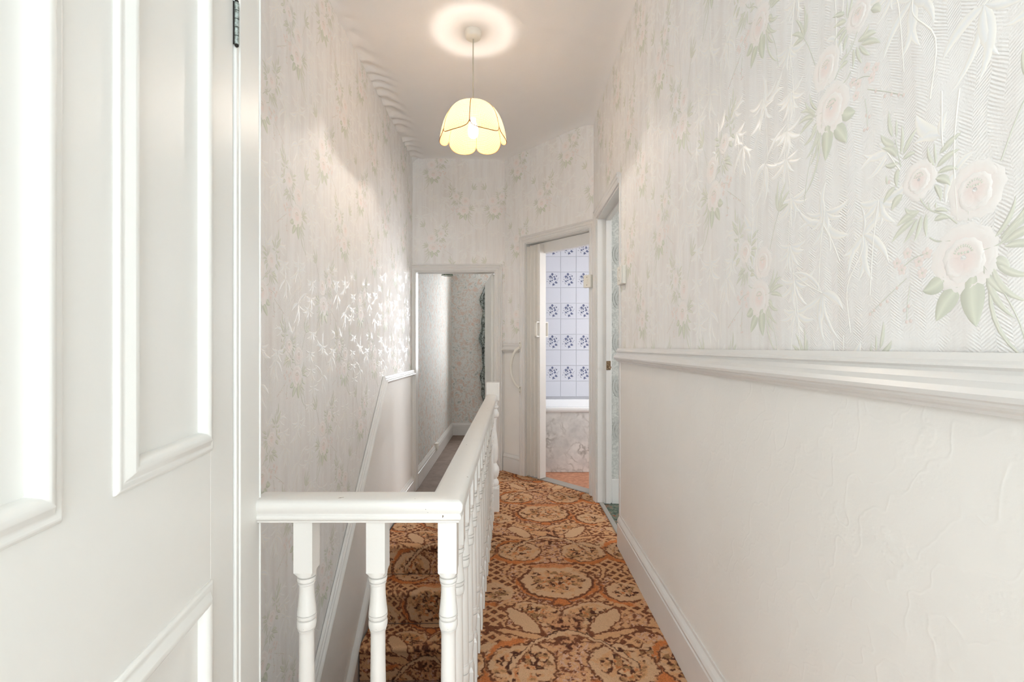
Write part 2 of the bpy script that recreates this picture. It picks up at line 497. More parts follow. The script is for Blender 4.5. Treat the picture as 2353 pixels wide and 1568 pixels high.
def flower(c, r, tilt=0.0, rot=0.0, stamens=9):
    c = np.array(c)
    for i in range(6):
        a = rot + i * math.pi / 3 + random.uniform(-.12, .12)
        k_ = 1.0 - 0.14 * math.sin(a)
        R.petal(c, a, r * k_, r * 1.18, 0.0, PINK, IVORY)
    for i in range(5):
        a = rot + 0.4 + i * math.pi * 2 / 5 + random.uniform(-.15, .15)
        R.petal(c + np.array([0, -r * .08]), a, r * (0.66 - 0.08 * math.sin(a)), r * 0.78, 0.0004, PINK, IVORY)
    for s_ in (-1, 1):
        R.petal(c + np.array([s_ * r * .02, -r * .12]), math.pi * 1.5 + s_ * 0.95, r * 0.62, r * .62, 0.0008, PINK, IVORY)
    for i in range(stamens):
        a = 0.25 + 2.6 * i / (stamens - 1)
        R.dot(c + np.array([math.cos(a), math.sin(a) * .9]) * r * .26 + np.array([0, r * .02]), r * .07, GREEN, 0.0022, 0.5, a)
    for i in range(4): R.dot(c + np.array([(i - 1.5) * r * .09, r * .06]), r * .055, GREEN, 0.0022)


def blossom(c, r):
    c = np.array(c)
    for i in range(5):
        a = 0.3 + i * math.pi * 2 / 5
        R.dot(c + np.array([math.cos(a), math.sin(a)]) * r * .6, r * .5, lin3(240, 228, 223), 0.0011, 0.9, a)
    R.dot(c, r * .25, GREEN, 0.0016)


# leaves of the repeat: base, tip and width read off the nearest repeat in the photograph
LV = [(685, 345, 600, 285, 45), (672, 295, 650, 140, 30), (697, 300, 697, 190, 18), (722, 400, 730, 225, 26), (740, 400, 825, 240, 34), (738, 432, 815, 390, 30),
      (700, 415, 605, 368, 42), (710, 450, 625, 468, 34), (708, 485, 702, 600, 38), (932, 470, 890, 350, 26), (940, 460, 930, 335, 18), (962, 398, 1097, 265, 42),
      (945, 478, 1085, 368, 42), (950, 515, 1077, 490, 34), (935, 552, 1030, 592, 50), (930, 588, 970, 685, 36), (690, 598, 615, 702, 40), (735, 648, 668, 742, 56),
      (640, 585, 634, 530, 18), (838, 745, 748, 725, 36), (830, 758, 698, 838, 50), (812, 795, 668, 935, 40), (825, 790, 740, 940, 32), (850, 770, 805, 932, 32),
      (880, 760, 882, 902, 30), (930, 742, 1015, 747, 26), (928, 803, 1022, 788, 38), (938, 728, 940, 690, 14),
      (1170, 1125, 1190, 1445, 150), (1080, 1205, 942, 1412, 118), (990, 1145, 858, 1230, 98), (1285, 1045, 1395, 1092, 58)]
BEND = [0.1, 0.05, 0, -.05, 0.06, .1, -.12, .1, -.1, .1, 0, .05, .08, .12, .16, .1, -.08, -.15, 0, .2, -.1, -.08, .05, .05, -.05, .1, .15, 0, -.05, -.06, .1, .15]
for (x0, y0, x1, y1, w), bd in zip(LV, BEND):
    a = wrel(x0, y0); b = wrel(x1, y1)
    wm = np.hypot(*(wrel((x0 + x1) / 2, (y0 + y1) / 2 - w / 2) - wrel((x0 + x1) / 2, (y0 + y1) / 2 + w / 2)))
    R.leaf(a, b, wm, bd, 0.0012 if w < 90 else 0.0016, GREEN if w < 90 else GREEN2, n=8 if w < 90 else 12)
for st, w in ([[(725, 480), (705, 390), (690, 310)], 8], [[(1070, 820), (1010, 770), (900, 742), (860, 700), (835, 655)], 9], [[(905, 742), (890, 690)], 7], [[(1140, 800), (1138, 690), (1150, 640)], 9],
              [[(900, 905), (940, 930), (1030, 925)], 10], [[(880, 1000), (800, 1030), (740, 1080)], 6], [[(780, 1200), (765, 1300), (760, 1400)], 6], [[(760, 1150), (690, 1215), (600, 1300), (535, 1368)], 6]):
    R.stem([wrel(*p) for p in st], w * 0.00025, GREEN)
# spray on the berry-free side (seen whole on the neighbouring repeats)
sp0 = np.array([0.038, 0.0])
for dx, dz, w, bd, ox, oz in ((.062, .036, .010, .12, .012, .006), (.070, .014, .011, .12, .016, .004), (.066, -.012, .010, .1, .016, .0), (.046, .052, .008, -.1, .010, .012), (.030, .060, .007, -.1, .004, .014),
                              (.050, -.040, .010, -.15, .004, -.012), (.044, -.072, .009, -.15, .0, -.018), (.030, -.092, .009, -.12, -.006, -.022), (.052, -.150, .006, -.16, .0, -.03), (.020, -.060, .012, -.1, -.010, -.02)):
    R.leaf(sp0 + (ox, oz), sp0 + (dx, dz), w, bd, 0.001, GREEN)
R.stem([(0.02, 0), (0.05, 0.004), (0.062, 0.012)], 0.0022, GREEN)
R.stem([(0.028, -.02), (0.05, -.05), (0.075, -.10), (0.086, -.16)], 0.0018, GREEN)
# upper right sprig
for dx, dz, w in ((.118, .250, .010), (.132, .225, .011), (.128, .196, .011), (.088, .262, .009), (.076, .236, .008)):
    R.leaf((.088, .190), (dx, dz), w, .08, 0.001, GREEN)
R.stem([(.05, .11), (.07, .16), (.088, .19)], 0.002, GREEN)
flower(wrel(*FLC) + (0, 0), 0.050, rot=0.3, stamens=11)
flower(wrel(1180, 600), 0.041, rot=0.0)
flower(wrel(835, 545), 0.031, rot=0.5)
for p in ((700, 1060), (835, 1050), (765, 1000), (885, 1000), (855, 1120), (730, 1100)): blossom(wrel(*p), 0.0085)
for p in ((640, 1290), (600, 1310), (560, 1345), (535, 1368), (700, 1210), (770, 1320), (745, 1345), (760, 1415), (785, 1410), (650, 570)):
    R.dot(wrel(*p), 0.0032, lin3(234, 220, 214), 0.0016)
# tone-on-tone pearl bamboo
PL = [((245, 820), [(100, 740, 60), (88, 868, 45), (175, 965, 40), (213, 615, 40), (268, 545, 60), (405, 885, 75), (290, 990, 40)], [(245, 820), (300, 920), (350, 1050)]),
      ((490, 890), [(630, 770, 45), (600, 680, 45), (650, 1060, 60), (550, 1160, 70), (370, 1020, 60), (400, 1130, 55), (455, 1180, 60), (480, 720, 30)], [(490, 890), (495, 980), (380, 1200), (415, 1480)]),
      ((240, 1240), [(370, 1340, 70), (345, 1520, 45), (200, 1480, 60), (255, 1540, 65), (100, 1330, 45), (60, 1120, 40)], [(240, 1240), (160, 1200), (60, 1120)]),
      ((640, 390), [(490, 405, 50), (470, 500, 45), (510, 560, 40), (580, 340, 45)], [(640, 390), (720, 500)]),
      ((970, 290), [(815, 160, 90), (800, 340, 60), (1010, 130, 50)], [(975, 20), (975, 300), (985, 360)]),
      ((1060, 500), [(1180, 380, 40), (1000, 700, 45)], [(1085, 0), (1055, 250), (1050, 500), (1075, 800)])]
for c0, tips, st in PL:
    for i, (tx, ty, w) in enumerate(tips):
        R.leaf(wrel(*c0), wrel(tx, ty), w * 0.00024, (-1) ** i * 0.12, 0.0006, PEARL, 2, base=0.0001)
    R.stem([wrel(*p) for p in st], 0.0025, PEARL, 0.0011, 2)
# bamboo fans between the columns
for cx, cz in ((0.135, 0.10), (0.15, 0.02), (0.13, -0.14), (-0.12, -0.22), (0.02, -0.20), (0.12, 0.30)):
    n_ = 7
    for i in range(n_):
        a = math.radians(-90 + (i - 3) * 33 + random.uniform(-8, 8)); L = random.uniform(.045, .075)
        R.leaf((cx, cz), (cx + math.cos(a) * L, cz + math.sin(a) * L), random.uniform(.009, .014), (1 if i < 3 else -1) * 0.14, 0.0006, PEARL, 2, base=0.0001)
    R.stem([(cx, cz), (cx + .012, cz - .06), (cx + .02, cz - .16)], 0.002, PEARL, 0.001, 2)
MV = np.array(R.v); MV[:, 2] *= 0.75; MF = R.f; MC = np.array(R.c); MM = np.array(R.m)


def wallpaper(parent, fr, rects, spots, ok):
    """papered surface: ground sheet (rects in s,t) and the relief repeat at each spot (s, t, mirrored)"""
    vs = []; fs = []; cols = []; mats = []; uv = []
    for s0, s1, t0, t1 in rects:
        o = len(vs)
        for s, t in ((s0, t0), (s1, t0), (s1, t1), (s0, t1)): vs.append((s, t, 0.0)); cols.append((.8, .78, .75))
        fs.append((o, o + 1, o + 2, o + 3)); mats.append(0)
    blocks_v = [np.array(vs)]; blocks_c = [np.array(cols)]; off = len(vs)
    for s, t, mir in spots:
        v = MV.copy()
        if mir: v[:, 0] *= -1
        v[:, 0] += s; v[:, 1] += t
        good = ok(v[:, 0], v[:, 1])
        keep = [i for i, f in enumerate(MF) if all(good[j] for j in f)]
        for i in keep:
            f = MF[i][::-1] if mir else MF[i]
            fs.append(tuple(j + off for j in f)); mats.append(int(MM[i]))
        blocks_v.append(v); blocks_c.append(MC); off += len(v)
    vv = np.concatenate(blocks_v); cc = np.concatenate(blocks_c)
    used = np.zeros(len(vv), bool)
    for f in fs: used[list(f)] = True
    idx = np.cumsum(used) - 1
    fs = [tuple(idx[j] for j in f) for f in fs]; vv = vv[used]; cc = cc[used]
    me = bpy.data.meshes.new('wallpaper')
    P = [fr(a, b, 0.0005 + c_) for a, b, c_ in vv]
    me.from_pydata(P, [], fs)
    for m in ('paper', 'print', 'pearl'): me.materials.append(M[m])
    me.polygons.foreach_set('material_index', mats)
    me.polygons.foreach_set('use_smooth', [True] * len(fs))
    ca = me.color_attributes.new('Col', 'FLOAT_COLOR', 'POINT')
    ca.data.foreach_set('color', np.concatenate([cc, np.ones((len(cc), 1))], 1).ravel())
    ul = me.uv_layers.new(name='UVMap')
    li = np.zeros(len(me.loops), int); me.loops.foreach_get('vertex_index', li)
    ul.data.foreach_set('uv', vv[li, :2].ravel())
    o = link('wallpaper', me, parent)
    o['label'] = 'cream embossed wallpaper with pale pink flowers and grey-green leaves'
    return o


# ------------------------------------------------------------------ walls of the landing
ZB = -2.6


def slab(name, fr, polys, thick, mat, label, h0=0.0):
    m = MB()
    for p in polys: m.prism(p, h0 - thick, h0, fr)
    o = m.build(name, mat)
    tag(o, label, 'wall', 'structure')
    return o


def rect(s0, s1, t0, t1): return [(s0, t0), (s1, t0), (s1, t1), (s0, t1)]


SN = -(DH + DD * (-.935)).y + .012     # the landing walls stop at the added front room
DN, DF = 2.76, 3.52      # right doorway: near and far jamb (Y)
DHEAD = 2.11
RZ0, RZ1 = 1.068, 1.147  # dado rail

wall_right = slab('wall_right', FR, [rect(-DN, SN, -0.25, CEIL + .05), rect(-DF, -DN, DHEAD, CEIL + .05), rect(-3.70, -DF, -0.25, CEIL + .05)], 0.10, 'plaster',
                  'right-hand landing wall, floral embossed paper above, painted below the dado rail')
def okr(s, t): return (t > RZ0 + .02) & (t < CEIL + .03) & ((s > -DN + .01) | ((t > DHEAD + .03) & (s > -3.69))) & (s < SN)
spots = []
for kx in range(-6, 11):
    for nz_ in range(-1, 3):
        y = 0.653 + 0.272 * kx
        spots.append((-y, H + 0.127 + nz_ * 0.69 + (0.343 if kx % 2 else 0.0), kx % 2 == 1))
wallpaper(wall_right, FR, [(-DN, SN, RZ0, CEIL + .04), (-3.69, -DN, DHEAD, CEIL + .04)], spots, okr)
m = MB(); m.prism(rect(-DN, SN, -0.02, RZ0 + .01), 0.0, 0.004, FR)
o = m.build('dado_panel', 'dado', wall_right); o['label'] = 'painted embossed lower wall'

# left wall over the stairs
wall_left = slab('wall_left', FL, [rect(0.95, YE + .1, ZB, CEIL + .05)], 0.12, 'plaster', 'left-hand stairwell wall, floral embossed paper with a sloping dado rail')
spots = []
for kx in range(-4, 9):
    for nz_ in range(-6, 3):
        spots.append((2.042 + 0.29 * kx, 1.72 + nz_ * 0.69 - (0.36 if kx % 2 else 0.0), kx % 2 == 1))
wallpaper(wall_left, FL, [(0.96, YE, ZB, CEIL + .04)], spots, lambda s, t: (s > 1.3) & (s < YE + .05) & (t > -2.0) & (t < CEIL + .03))
DA = (3.42, 0.922); DSL = 1.058
dlow = (1.2, DA[1] - DSL * (DA[0] - 1.2))
m = MB(); m.prism([(1.2, ZB), (YE, ZB), (YE, DA[1]), DA, dlow], 0.0, 0.004, FL)
o = m.build('dado_panel', 'dado', wall_left); o['label'] = 'painted lower wall beside the stairs'

# far wall with the doorway to the lower room
EX0, EX1, EH = -0.895, -0.143, 1.865
wall_far = slab('wall_far', FE, [rect(-0.95, EX0, ZB, CEIL + .05), rect(EX1, 0.0, -.3, CEIL + .05), rect(EX0, EX1, EH, CEIL + .05)], 0.10, 'plaster', 'far end wall of the landing above the low doorway')
sp = [(-.724, 2.78, True), (-.724, 2.09, True), (-.437, 2.44, False), (-.437, 1.75, False), (-.15, 2.44, True), (-.15, 1.75, True), (-.15, 3.13, True), (-.437, 3.13, False), (-.724, 3.47, True), (-.15, 1.2, True)]
wallpaper(wall_far, FE, [(-.93, EX0, 0.5, CEIL + .04), (EX1, -.04, RZ0 + .05, CEIL + .04), (EX0, EX1, EH, CEIL + .04)], sp,
          lambda s, t: (s > -.95) & (s < -.04) & (t < CEIL + .03) & ((t > EH + .03) | ((s > EX1 + .03) & (t > RZ0 + .06))))

# angled wall with the bathroom doorway
BS0, BS1, BH = 0.283, 1.005, 2.08
wall_angled = slab('wall_angled', FA, [rect(-.02, BS0, -.25, CEIL + .05), rect(BS1, ALEN, -.25, CEIL + .05), rect(BS0, BS1, BH, CEIL + .05)], 0.09, 'plaster', 'angled wall around the bathroom doorway, floral embossed paper')
sp = [(.178, 2.754, True), (.178, 2.06, True), (.178, 1.37, True), (.482, 2.40, True), (.77, 2.72, True), (1.05, 2.37, True), (.482, 3.09, True), (-.10, 2.44, True), (1.05, 3.06, True)]
wallpaper(wall_angled, FA, [(0, BS0, RZ0 + .05, CEIL + .04), (BS0, ALEN, BH, CEIL + .04)], sp,
          lambda s, t: (s > .0) & (s < ALEN) & (t < CEIL + .03) & ((t > BH + .03) | ((s < BS0 - .02) & (t > RZ0 + .06))))
m = MB(); m.prism(rect(0, BS0, 0, RZ0 + .06), 0.0, 0.004, FA); m.build('dado_panel', 'dado', wall_angled)

# wall of the near door, and the walls behind the camera
DW, DTOP = 0.795, 1.98
wall_near = slab('wall_near_left', FD, [rect(-DW - .14, -DW - .005, -.25, CEIL + .05), rect(0.006, 0.122, ZB, CEIL + .05), rect(-DW - .005, 0.006, DTOP + .006, CEIL + .05)], 0.12, 'plaster', 'near left wall holding the white panelled door', -0.002)
pn = Vector(FD(-DW - .14, 0, 0))
# added unseen front room: opening the width of the landing, two windows for light
YO, YW = pn.y - .02, -3.45
fop = frame((0, YO, 0), (-1, 0, 0), (0, -1, 0))          # opening wall seen from the added front room
wall_op = slab('wall_added_front_room', fop, [rect(-2.6, -XR(0) - .0, -.2, CEIL + .05), rect(-pn.x, 2.6, -.2, CEIL + .05), rect(-XR(0), -pn.x, 2.62, CEIL + .05)], 0.02, 'plaster', 'added front room wall around the opening onto the landing')
fbk = frame((0, YW, 0), (-1, 0, 0), (0, 1, 0))
wall_back = slab('wall_back', fbk, [rect(-2.6, -2.25, -.2, CEIL + .05), rect(-.75, .55, -.2, CEIL + .05), rect(2.05, 2.6, -.2, CEIL + .05), rect(-2.25, -.75, -.2, .75), rect(.55, 2.05, -.2, .75), rect(-2.25, -.75, 2.45, CEIL + .05), rect(.55, 2.05, 2.45, CEIL + .05)], 0.10, 'plaster', 'added front room wall with two tall windows behind the camera')
for sd in (-1, 1):
    nm = 'wall_added_front_room_left' if sd < 0 else 'wall_added_front_room_right'
    slab(nm, frame((2.6 * sd, 0, 0), (0, -sd, 0), (-sd, 0, 0)), [rect(*sorted((-sd * YW, -sd * YO)), -.2, CEIL + .05)], 0.08, 'plaster', 'plain side wall of the added front room on the ' + ('left' if sd < 0 else 'right'))
tag(MB().box(-2.65, YW - .1, CEIL - .01, 2.65, YO, CEIL + .06).build('ceiling_added_front_room', 'ceiling'), 'white ceiling of the added front room', 'ceiling', 'structure')
tag(MB().box(-2.65, YW - .1, -.16, 2.65, YO - .02, -.004).build('floor_added_front_room', 'plaster'), 'pale floor of the added front room behind the camera', 'floor', 'structure')
# stairwell sides under the landing
wall_st = slab('wall_stair', frame((-.175, 0, 0), (0, -1, 0), (-1, 0, 0)), [rect(-4.4, -1.02, ZB, -.03)], 0.05, 'plaster', 'plain wall beneath the landing beside the stairs')
wall_sn = slab('wall_stair_near', frame((0, 1.09, 0), (1, 0, 0), (0, 1, 0)), [rect(-.93, -.17, ZB, -.03)], 0.06, 'plaster', 'plain wall beneath the near landing edge')

# ------------------------------------------------------------------ ceiling (sagging lining paper, puckered along the left wall)
nx, ny = 130, 520
xs = np.linspace(-.98, .72, nx); ys = np.linspace(-SN - .02, 4.6, ny)
Xg, Yg = np.meshgrid(xs, ys, indexing='ij')
dl = Xg - XL
def vnoise(x, y, seed=0):
    r = np.random.default_rng(seed); g = r.random((256, 256))
    xi = np.floor(x).astype(int); yi = np.floor(y).astype(int); fx = x - xi; fy = y - yi
    fx = fx * fx * (3 - 2 * fx); fy = fy * fy * (3 - 2 * fy)
    a = g[xi % 256, yi % 256]; b = g[(xi + 1) % 256, yi % 256]; c = g[xi % 256, (yi + 1) % 256]; d = g[(xi + 1) % 256, (yi + 1) % 256]
    return (a * (1 - fx) + b * fx) * (1 - fy) + (c * (1 - fx) + d * fx) * fy
def fbm(x, y, seed=0, oct=4):
    s = 0; a = 0.5; t = 0
    for o_ in range(oct): s = s + a * vnoise(x * 2 ** o_, y * 2 ** o_, seed + o_); t += a; a *= .5
    return s / t
puck = np.sin((Yg * 1.0 - dl * 0.9) * 50 + 12 * fbm(Yg * 3, dl * 3, 3)) * np.exp(-((dl - .01) / .075) ** 2) * 0.010 * (0.2 + 1.5 * vnoise(Yg * 2, Yg * 0, 5))
edge = -0.030 * np.exp(-np.maximum(dl, 0) / .030) - 0.035 * np.exp(-np.maximum(XR(0) + .007 * Yg - Xg, 0) / .035) - 0.02 * np.exp(-np.maximum(YE - Yg, 0) / .04)
dang = ((Xg - A0.x) * -AD.y + (Yg - A0.y) * AD.x)        # distance behind the angled wall plane
edge += -0.03 * np.exp(-np.maximum(-dang, 0) / .04)
Zg = CEIL + edge + puck + 0.012 * (fbm(Xg * 2.2, Yg * 2.2, 9, 3) - .5)
me = bpy.data.meshes.new('ceiling')
fs = [(i * ny + j, i * ny + j + 1, (i + 1) * ny + j + 1, (i + 1) * ny + j) for i in range(nx - 1) for j in range(ny - 1)]
me.from_pydata(np.stack([Xg, Yg, Zg], -1).reshape(-1, 3).tolist(), [], fs)
me.materials.append(M['ceiling']); me.polygons.foreach_set('use_smooth', [True] * len(fs))
ceiling = link('ceiling', me); so = ceiling.modifiers.new('solid', 'SOLIDIFY'); so.thickness = 0.03; so.offset = -1
tag(ceiling, 'white papered ceiling of the landing, wrinkled along the left wall', 'ceiling', 'structure')

# ------------------------------------------------------------------ floor and patterned carpet
DARK = np.array(lin3(78, 47, 36)); BRN = np.array(lin3(118, 72, 50)); RUST = np.array(lin3(186, 112, 66)); TAN = np.array(lin3(226, 172, 126)); CREAM = np.array(lin3(238, 192, 150)); OLIVE = np.array(lin3(158, 118, 80)); MID = np.array(lin3(194, 142, 104)); PNK = np.array(lin3(222, 182, 160))


def carpet_rgb(x, y):
    """woven colours of the carpet at floor position x, y (metres)"""
    wx = (fbm(x * 26, y * 26, 21, 3) - .5) * .030 + (fbm(x * 110, y * 110, 22, 2) - .5) * .016
    wy = (fbm(x * 26 + 40, y * 26 + 7, 25, 3) - .5) * .030 + (fbm(x * 110 + 9, y * 110, 26, 2) - .5) * .016
    a = ((x + wx - 0.228 + .31) % .62) - .31; b = ((y + wy - 2.335 + .62) % .96) - .62     # b in [-.62, .34)
    n1 = fbm(x * 70, y * 70, 31, 3); n2 = fbm(x * 24, y * 24, 35, 3); n3 = fbm(x * 11, y * 11, 41, 2); n4 = fbm(x * 120, y * 120, 45, 2)
    ss = lambda e0, e1, v: (lambda t: t * t * (3 - 2 * t))(np.clip((v - e0) / (e1 - e0), 0, 1))
    C = MID * np.ones(x.shape + (1,))
    def put(m, col):
        nonlocal C
        C = C * (1 - m[..., None]) + np.asarray(col) * m[..., None]
    put(ss(.50, .60, n1), TAN * .9); put(ss(.46, .38, n1), BRN); put(ss(.60, .70, n4) * .7, PNK)
    def polar(cx, cy, rx, ry, rot=0.0, A=None):
        dx = (a if A is None else A) - cx; dy = b - cy; c, s = math.cos(rot), math.sin(rot)
        u = (dx * c + dy * s) / rx; v = (-dx * s + dy * c) / ry
        return np.hypot(u, v), np.arctan2(v, u)
    def disc(d, r, soft=.08): return ss(r + soft, r - soft, d + .25 * (n2 - .5))
    def ringm(d, r, w, soft=.03): return ss(w + soft, w - soft, np.abs(d - r))
    def arcm(t, t0, t1, soft=.25):
        tt = (t - t0) % (2 * math.pi); L = (t1 - t0) % (2 * math.pi)
        return ss(0, soft, tt) * ss(L, L - soft, tt)
    # lattice of little brown squares on tan
    la = x + .16 * wx - .228; lb = y + .16 * wy - 2.335; g = .060; p = ((la + lb) / g) % 1 - .5; q = ((la - lb) / g) % 1 - .5
    cell = np.maximum(np.abs(p), np.abs(q)) + .16 * (n4 - .5)
    lat = ss(.07, .11, np.abs(a)) * ss(.66, .60, n3)
    put(lat, TAN * (.90 + .35 * n2)[..., None]); put(lat * ss(.37, .31, cell) * ss(.26, .36, n2), BRN * .95); put(lat * ss(.22, .12, cell) * ss(.45, .6, n1), DARK); put(lat * ss(.10, .04, cell) * .6, RUST)
    def bouquet(d, rad, seed):
        core = disc(d, rad, .12)
        f1 = fbm(x * 62 + seed, y * 62, 51, 3); f2 = fbm(x * 48, y * 48 + seed, 55, 2)
        put(core * ss(.52, .44, f1), BRN); put(core * ss(.44, .36, f1), DARK); put(core * ss(.55, .62, f1) * ss(1.0, .4, d / rad), RUST); put(core * ss(.56, .63, f2) * .9, CREAM); put(core * ss(.40, .32, f2) * .8, OLIVE)
    def fuzzy(d): return d + .55 * (n2 - .5) + .25 * (n1 - .5)
    # half-repeat axis: side roundels with rust crescents
    A2 = np.where(a > 0, a - .31, a + .31)
    for cy, rx, ry, sd in ((-.10, .088, .085, 3), (-.56, .06, .07, 8)):
        d, t = polar(0, cy, rx, ry, 0, A2)
        put(ringm(d, 1.28, .12) * arcm(t, 2.4, 5.0), RUST); put(disc(d, 1.0), CREAM); put(ringm(d, 1.06, .07) * arcm(t, 1.6, 5.6), BRN * .9); bouquet(fuzzy(d), .72, sd)
    # flourishes running between the elements
    for ph, off in ((0.0, .20),):
        dl_ = np.abs(np.abs(a) - (off + .055 * np.sin((b + ph) * 13.1)))
        put(ss(.020, .010, dl_) * ss(.36, .46, n2), TAN); put(ss(.008, .003, np.abs(dl_ - .014)) * ss(.38, .48, n2), BRN)
    for s_ in (-1, 1):
        # fan wings
        d, t = polar(s_ * .11, -.285, .125, .085, s_ * .45)
        put(disc(d, 1.0), TAN); put(ringm(d, .92, .12) * ss(.40, .52, n2), CREAM); bouquet(fuzzy(d), .74, 13 + s_); put(ringm(d, 1.04, .055) * ss(.30, .42, n1), BRN * .85)
        d, t = polar(s_ * .175, -.335, .040, .115, s_ * -.62); put(disc(d, 1.0), CREAM * .96); put(ringm(d, 1.05, .10), BRN)
        d, t = polar(s_ * .17, -.435, .13, .020, s_ * .30); put(disc(d, 1.0, .2), TAN * 1.02); put(ringm(d, 1.15, .2), BRN * .9)
    # dark heart of the fan
    w_ = .085 * np.clip((b + .545) / .22, 0, 1) ** .8
    hrt = ss(.012, -.012, np.abs(a) - w_) * ss(-.56, -.53, b) * ss(-.27, -.33, b)
    put(hrt, BRN); put(hrt * ss(.48, .60, n1), MID); put(hrt * ss(.46, .36, n1), DARK); put(hrt * ss(.60, .68, n2), TAN * .85)
    for off in (0, .96):
        for s_ in (-1, 1):
            # scroll pair with a swept leaf over its shoulder
            d, t = polar(s_ * .180, -.615 + off, .118, .118)
            put(ringm(d, 1.22, .12) * arcm(t, 3.6 if s_ > 0 else 1.4, 6.6 if s_ > 0 else 5.8), RUST); put(disc(d, 1.0), TAN); put(ringm(d, .88, .14) * ss(.40, .50, n2), CREAM); bouquet(fuzzy(d), .80, 17 + s_)
            put(ringm(d, 1.05, .05) * ss(.30, .42, n1), BRN * .8)
            d, t = polar(s_ * .100, -.535 + off, .150, .058, -s_ * .75)
            put(ringm(d, 1.0, .16) * arcm(t, .1, 3.0), CREAM); put(ringm(d, 1.16, .05) * arcm(t, .1, 3.0), DARK); put(ringm(d, .82, .06) * arcm(t, .1, 3.0), BRN)
    # medallion: open ring, cream ground, bouquet
    d, t = polar(0, 0, .172, .158)
    put(disc(d, 1.02), TAN); put(ringm(d, .86, .16) * ss(.36, .48, n2), CREAM); bouquet(fuzzy(d), .76, 1)
    put(ringm(d, 1.03, .06) * arcm(t, 2.1, 7.2), BRN * .8); put(ringm(d, 1.12, .04) * arcm(t, 2.9, 6.5), RUST); put(ringm(d, 1.22, .045) * arcm(t, 2.6, 6.9) * ss(.36, .46, n1), BRN)
    d, t = polar(0, -.190, .032, .024); put(disc(d, 1.4), BRN); put(disc(d, 1.0), RUST)
    d, t = polar(0, .165, .16, .035); put(ringm(d, 1.0, .16) * arcm(t, .2, 2.9), BRN); put(disc(d, .75) * .7, RUST)
    # worn thread colour: jitter, broad fading
    j = rng.normal(0, .13, x.shape)[..., None]
    C = C * (1 + j) * (0.80 + .42 * fbm(x * 5, y * 5, 61, 3))[..., None]
    C = C * 1.38
    return C / np.maximum(1.0, C.max(-1, keepdims=True) / .80)


def carpet_mesh(name, P3, XY2, parent, keep=None):
    """P3 (n,k,3) positions, XY2 (n,k,2) pattern coordinates"""
    n, kk, _ = P3.shape
    rgb = carpet_rgb(XY2[..., 0], XY2[..., 1]).reshape(-1, 3)
    i, j = np.meshgrid(np.arange(n - 1), np.arange(kk - 1), indexing='ij'); i = i.ravel(); j = j.ravel()
    q = np.stack([i * kk + j, (i + 1) * kk + j, (i + 1) * kk + j + 1, i * kk + j + 1], 1)
    if keep is not None:
        kp = keep.ravel(); q = q[kp[q].all(1)]
    used = np.zeros(n * kk, bool); used[q.ravel()] = True; idx = np.cumsum(used) - 1
    me = bpy.data.meshes.new(name)
    v = P3.reshape(-1, 3)[used]; q = idx[q]
    me.vertices.add(len(v)); me.vertices.foreach_set('co', v.ravel())
    me.loops.add(q.size); me.loops.foreach_set('vertex_index', q.ravel().astype(np.int32))
    me.polygons.add(len(q)); me.polygons.foreach_set('loop_start', np.arange(0, q.size, 4, dtype=np.int32))
    me.polygons.foreach_set('use_smooth', np.ones(len(q), bool)); me.update()
    ca = me.color_attributes.new('Col', 'FLOAT_COLOR', 'POINT')
    ca.data.foreach_set('color', np.concatenate([rgb[used], np.ones((len(v), 1))], 1).ravel())
    me.materials.append(M['carpet']); me.validate()
    return link(name, me, parent)


m = MB()
m.box(-.172, 1.02, -.16, .75, 4.5, -.012)
m.box(-.60, -SN - .03, -.16, .75, 1.02, -.012)
floor = m.build('floor', 'plaster'); tag(floor, 'landing floor covered with brown patterned carpet', 'floor', 'structure')
xs = np.arange(-.172, .66, .0032); ys = np.concatenate([np.arange(-SN, 1.2, .02), np.arange(1.2, 4.47, .0032)])
Xc, Yc = np.meshgrid(xs, ys, indexing='ij')
Zc = .004 * (fbm(Xc * 60, Yc * 60, 71, 2) - .5)
dist = (Xc - A0.x) * -AD.y + (Yc - A0.y) * AD.x
cp = carpet_mesh('carpet', np.stack([Xc, Yc, Zc], -1), np.stack([Xc, Yc], -1), floor, (dist < .03))
cp['label'] = 'brown, rust and cream scroll-patterned carpet'
xs = np.arange(-.55, -.165, .02); ys = np.arange(-SN, 1.03, .02); Xc, Yc = np.meshgrid(xs, ys, indexing='ij')
carpet_mesh('carpet', np.stack([Xc, Yc, Xc * 0], -1), np.stack([Xc, Yc], -1), floor)

# stairs: each step is a carpeted box; they climb away from the camera to the lower landing
RISE, GO, YT = 0.205, 0.230, 3.24
stairs = empty('staircase'); tag(stairs, 'carpeted staircase rising along the left wall behind the banister', 'stairs')
XS0, XS1 = -.893, -.178


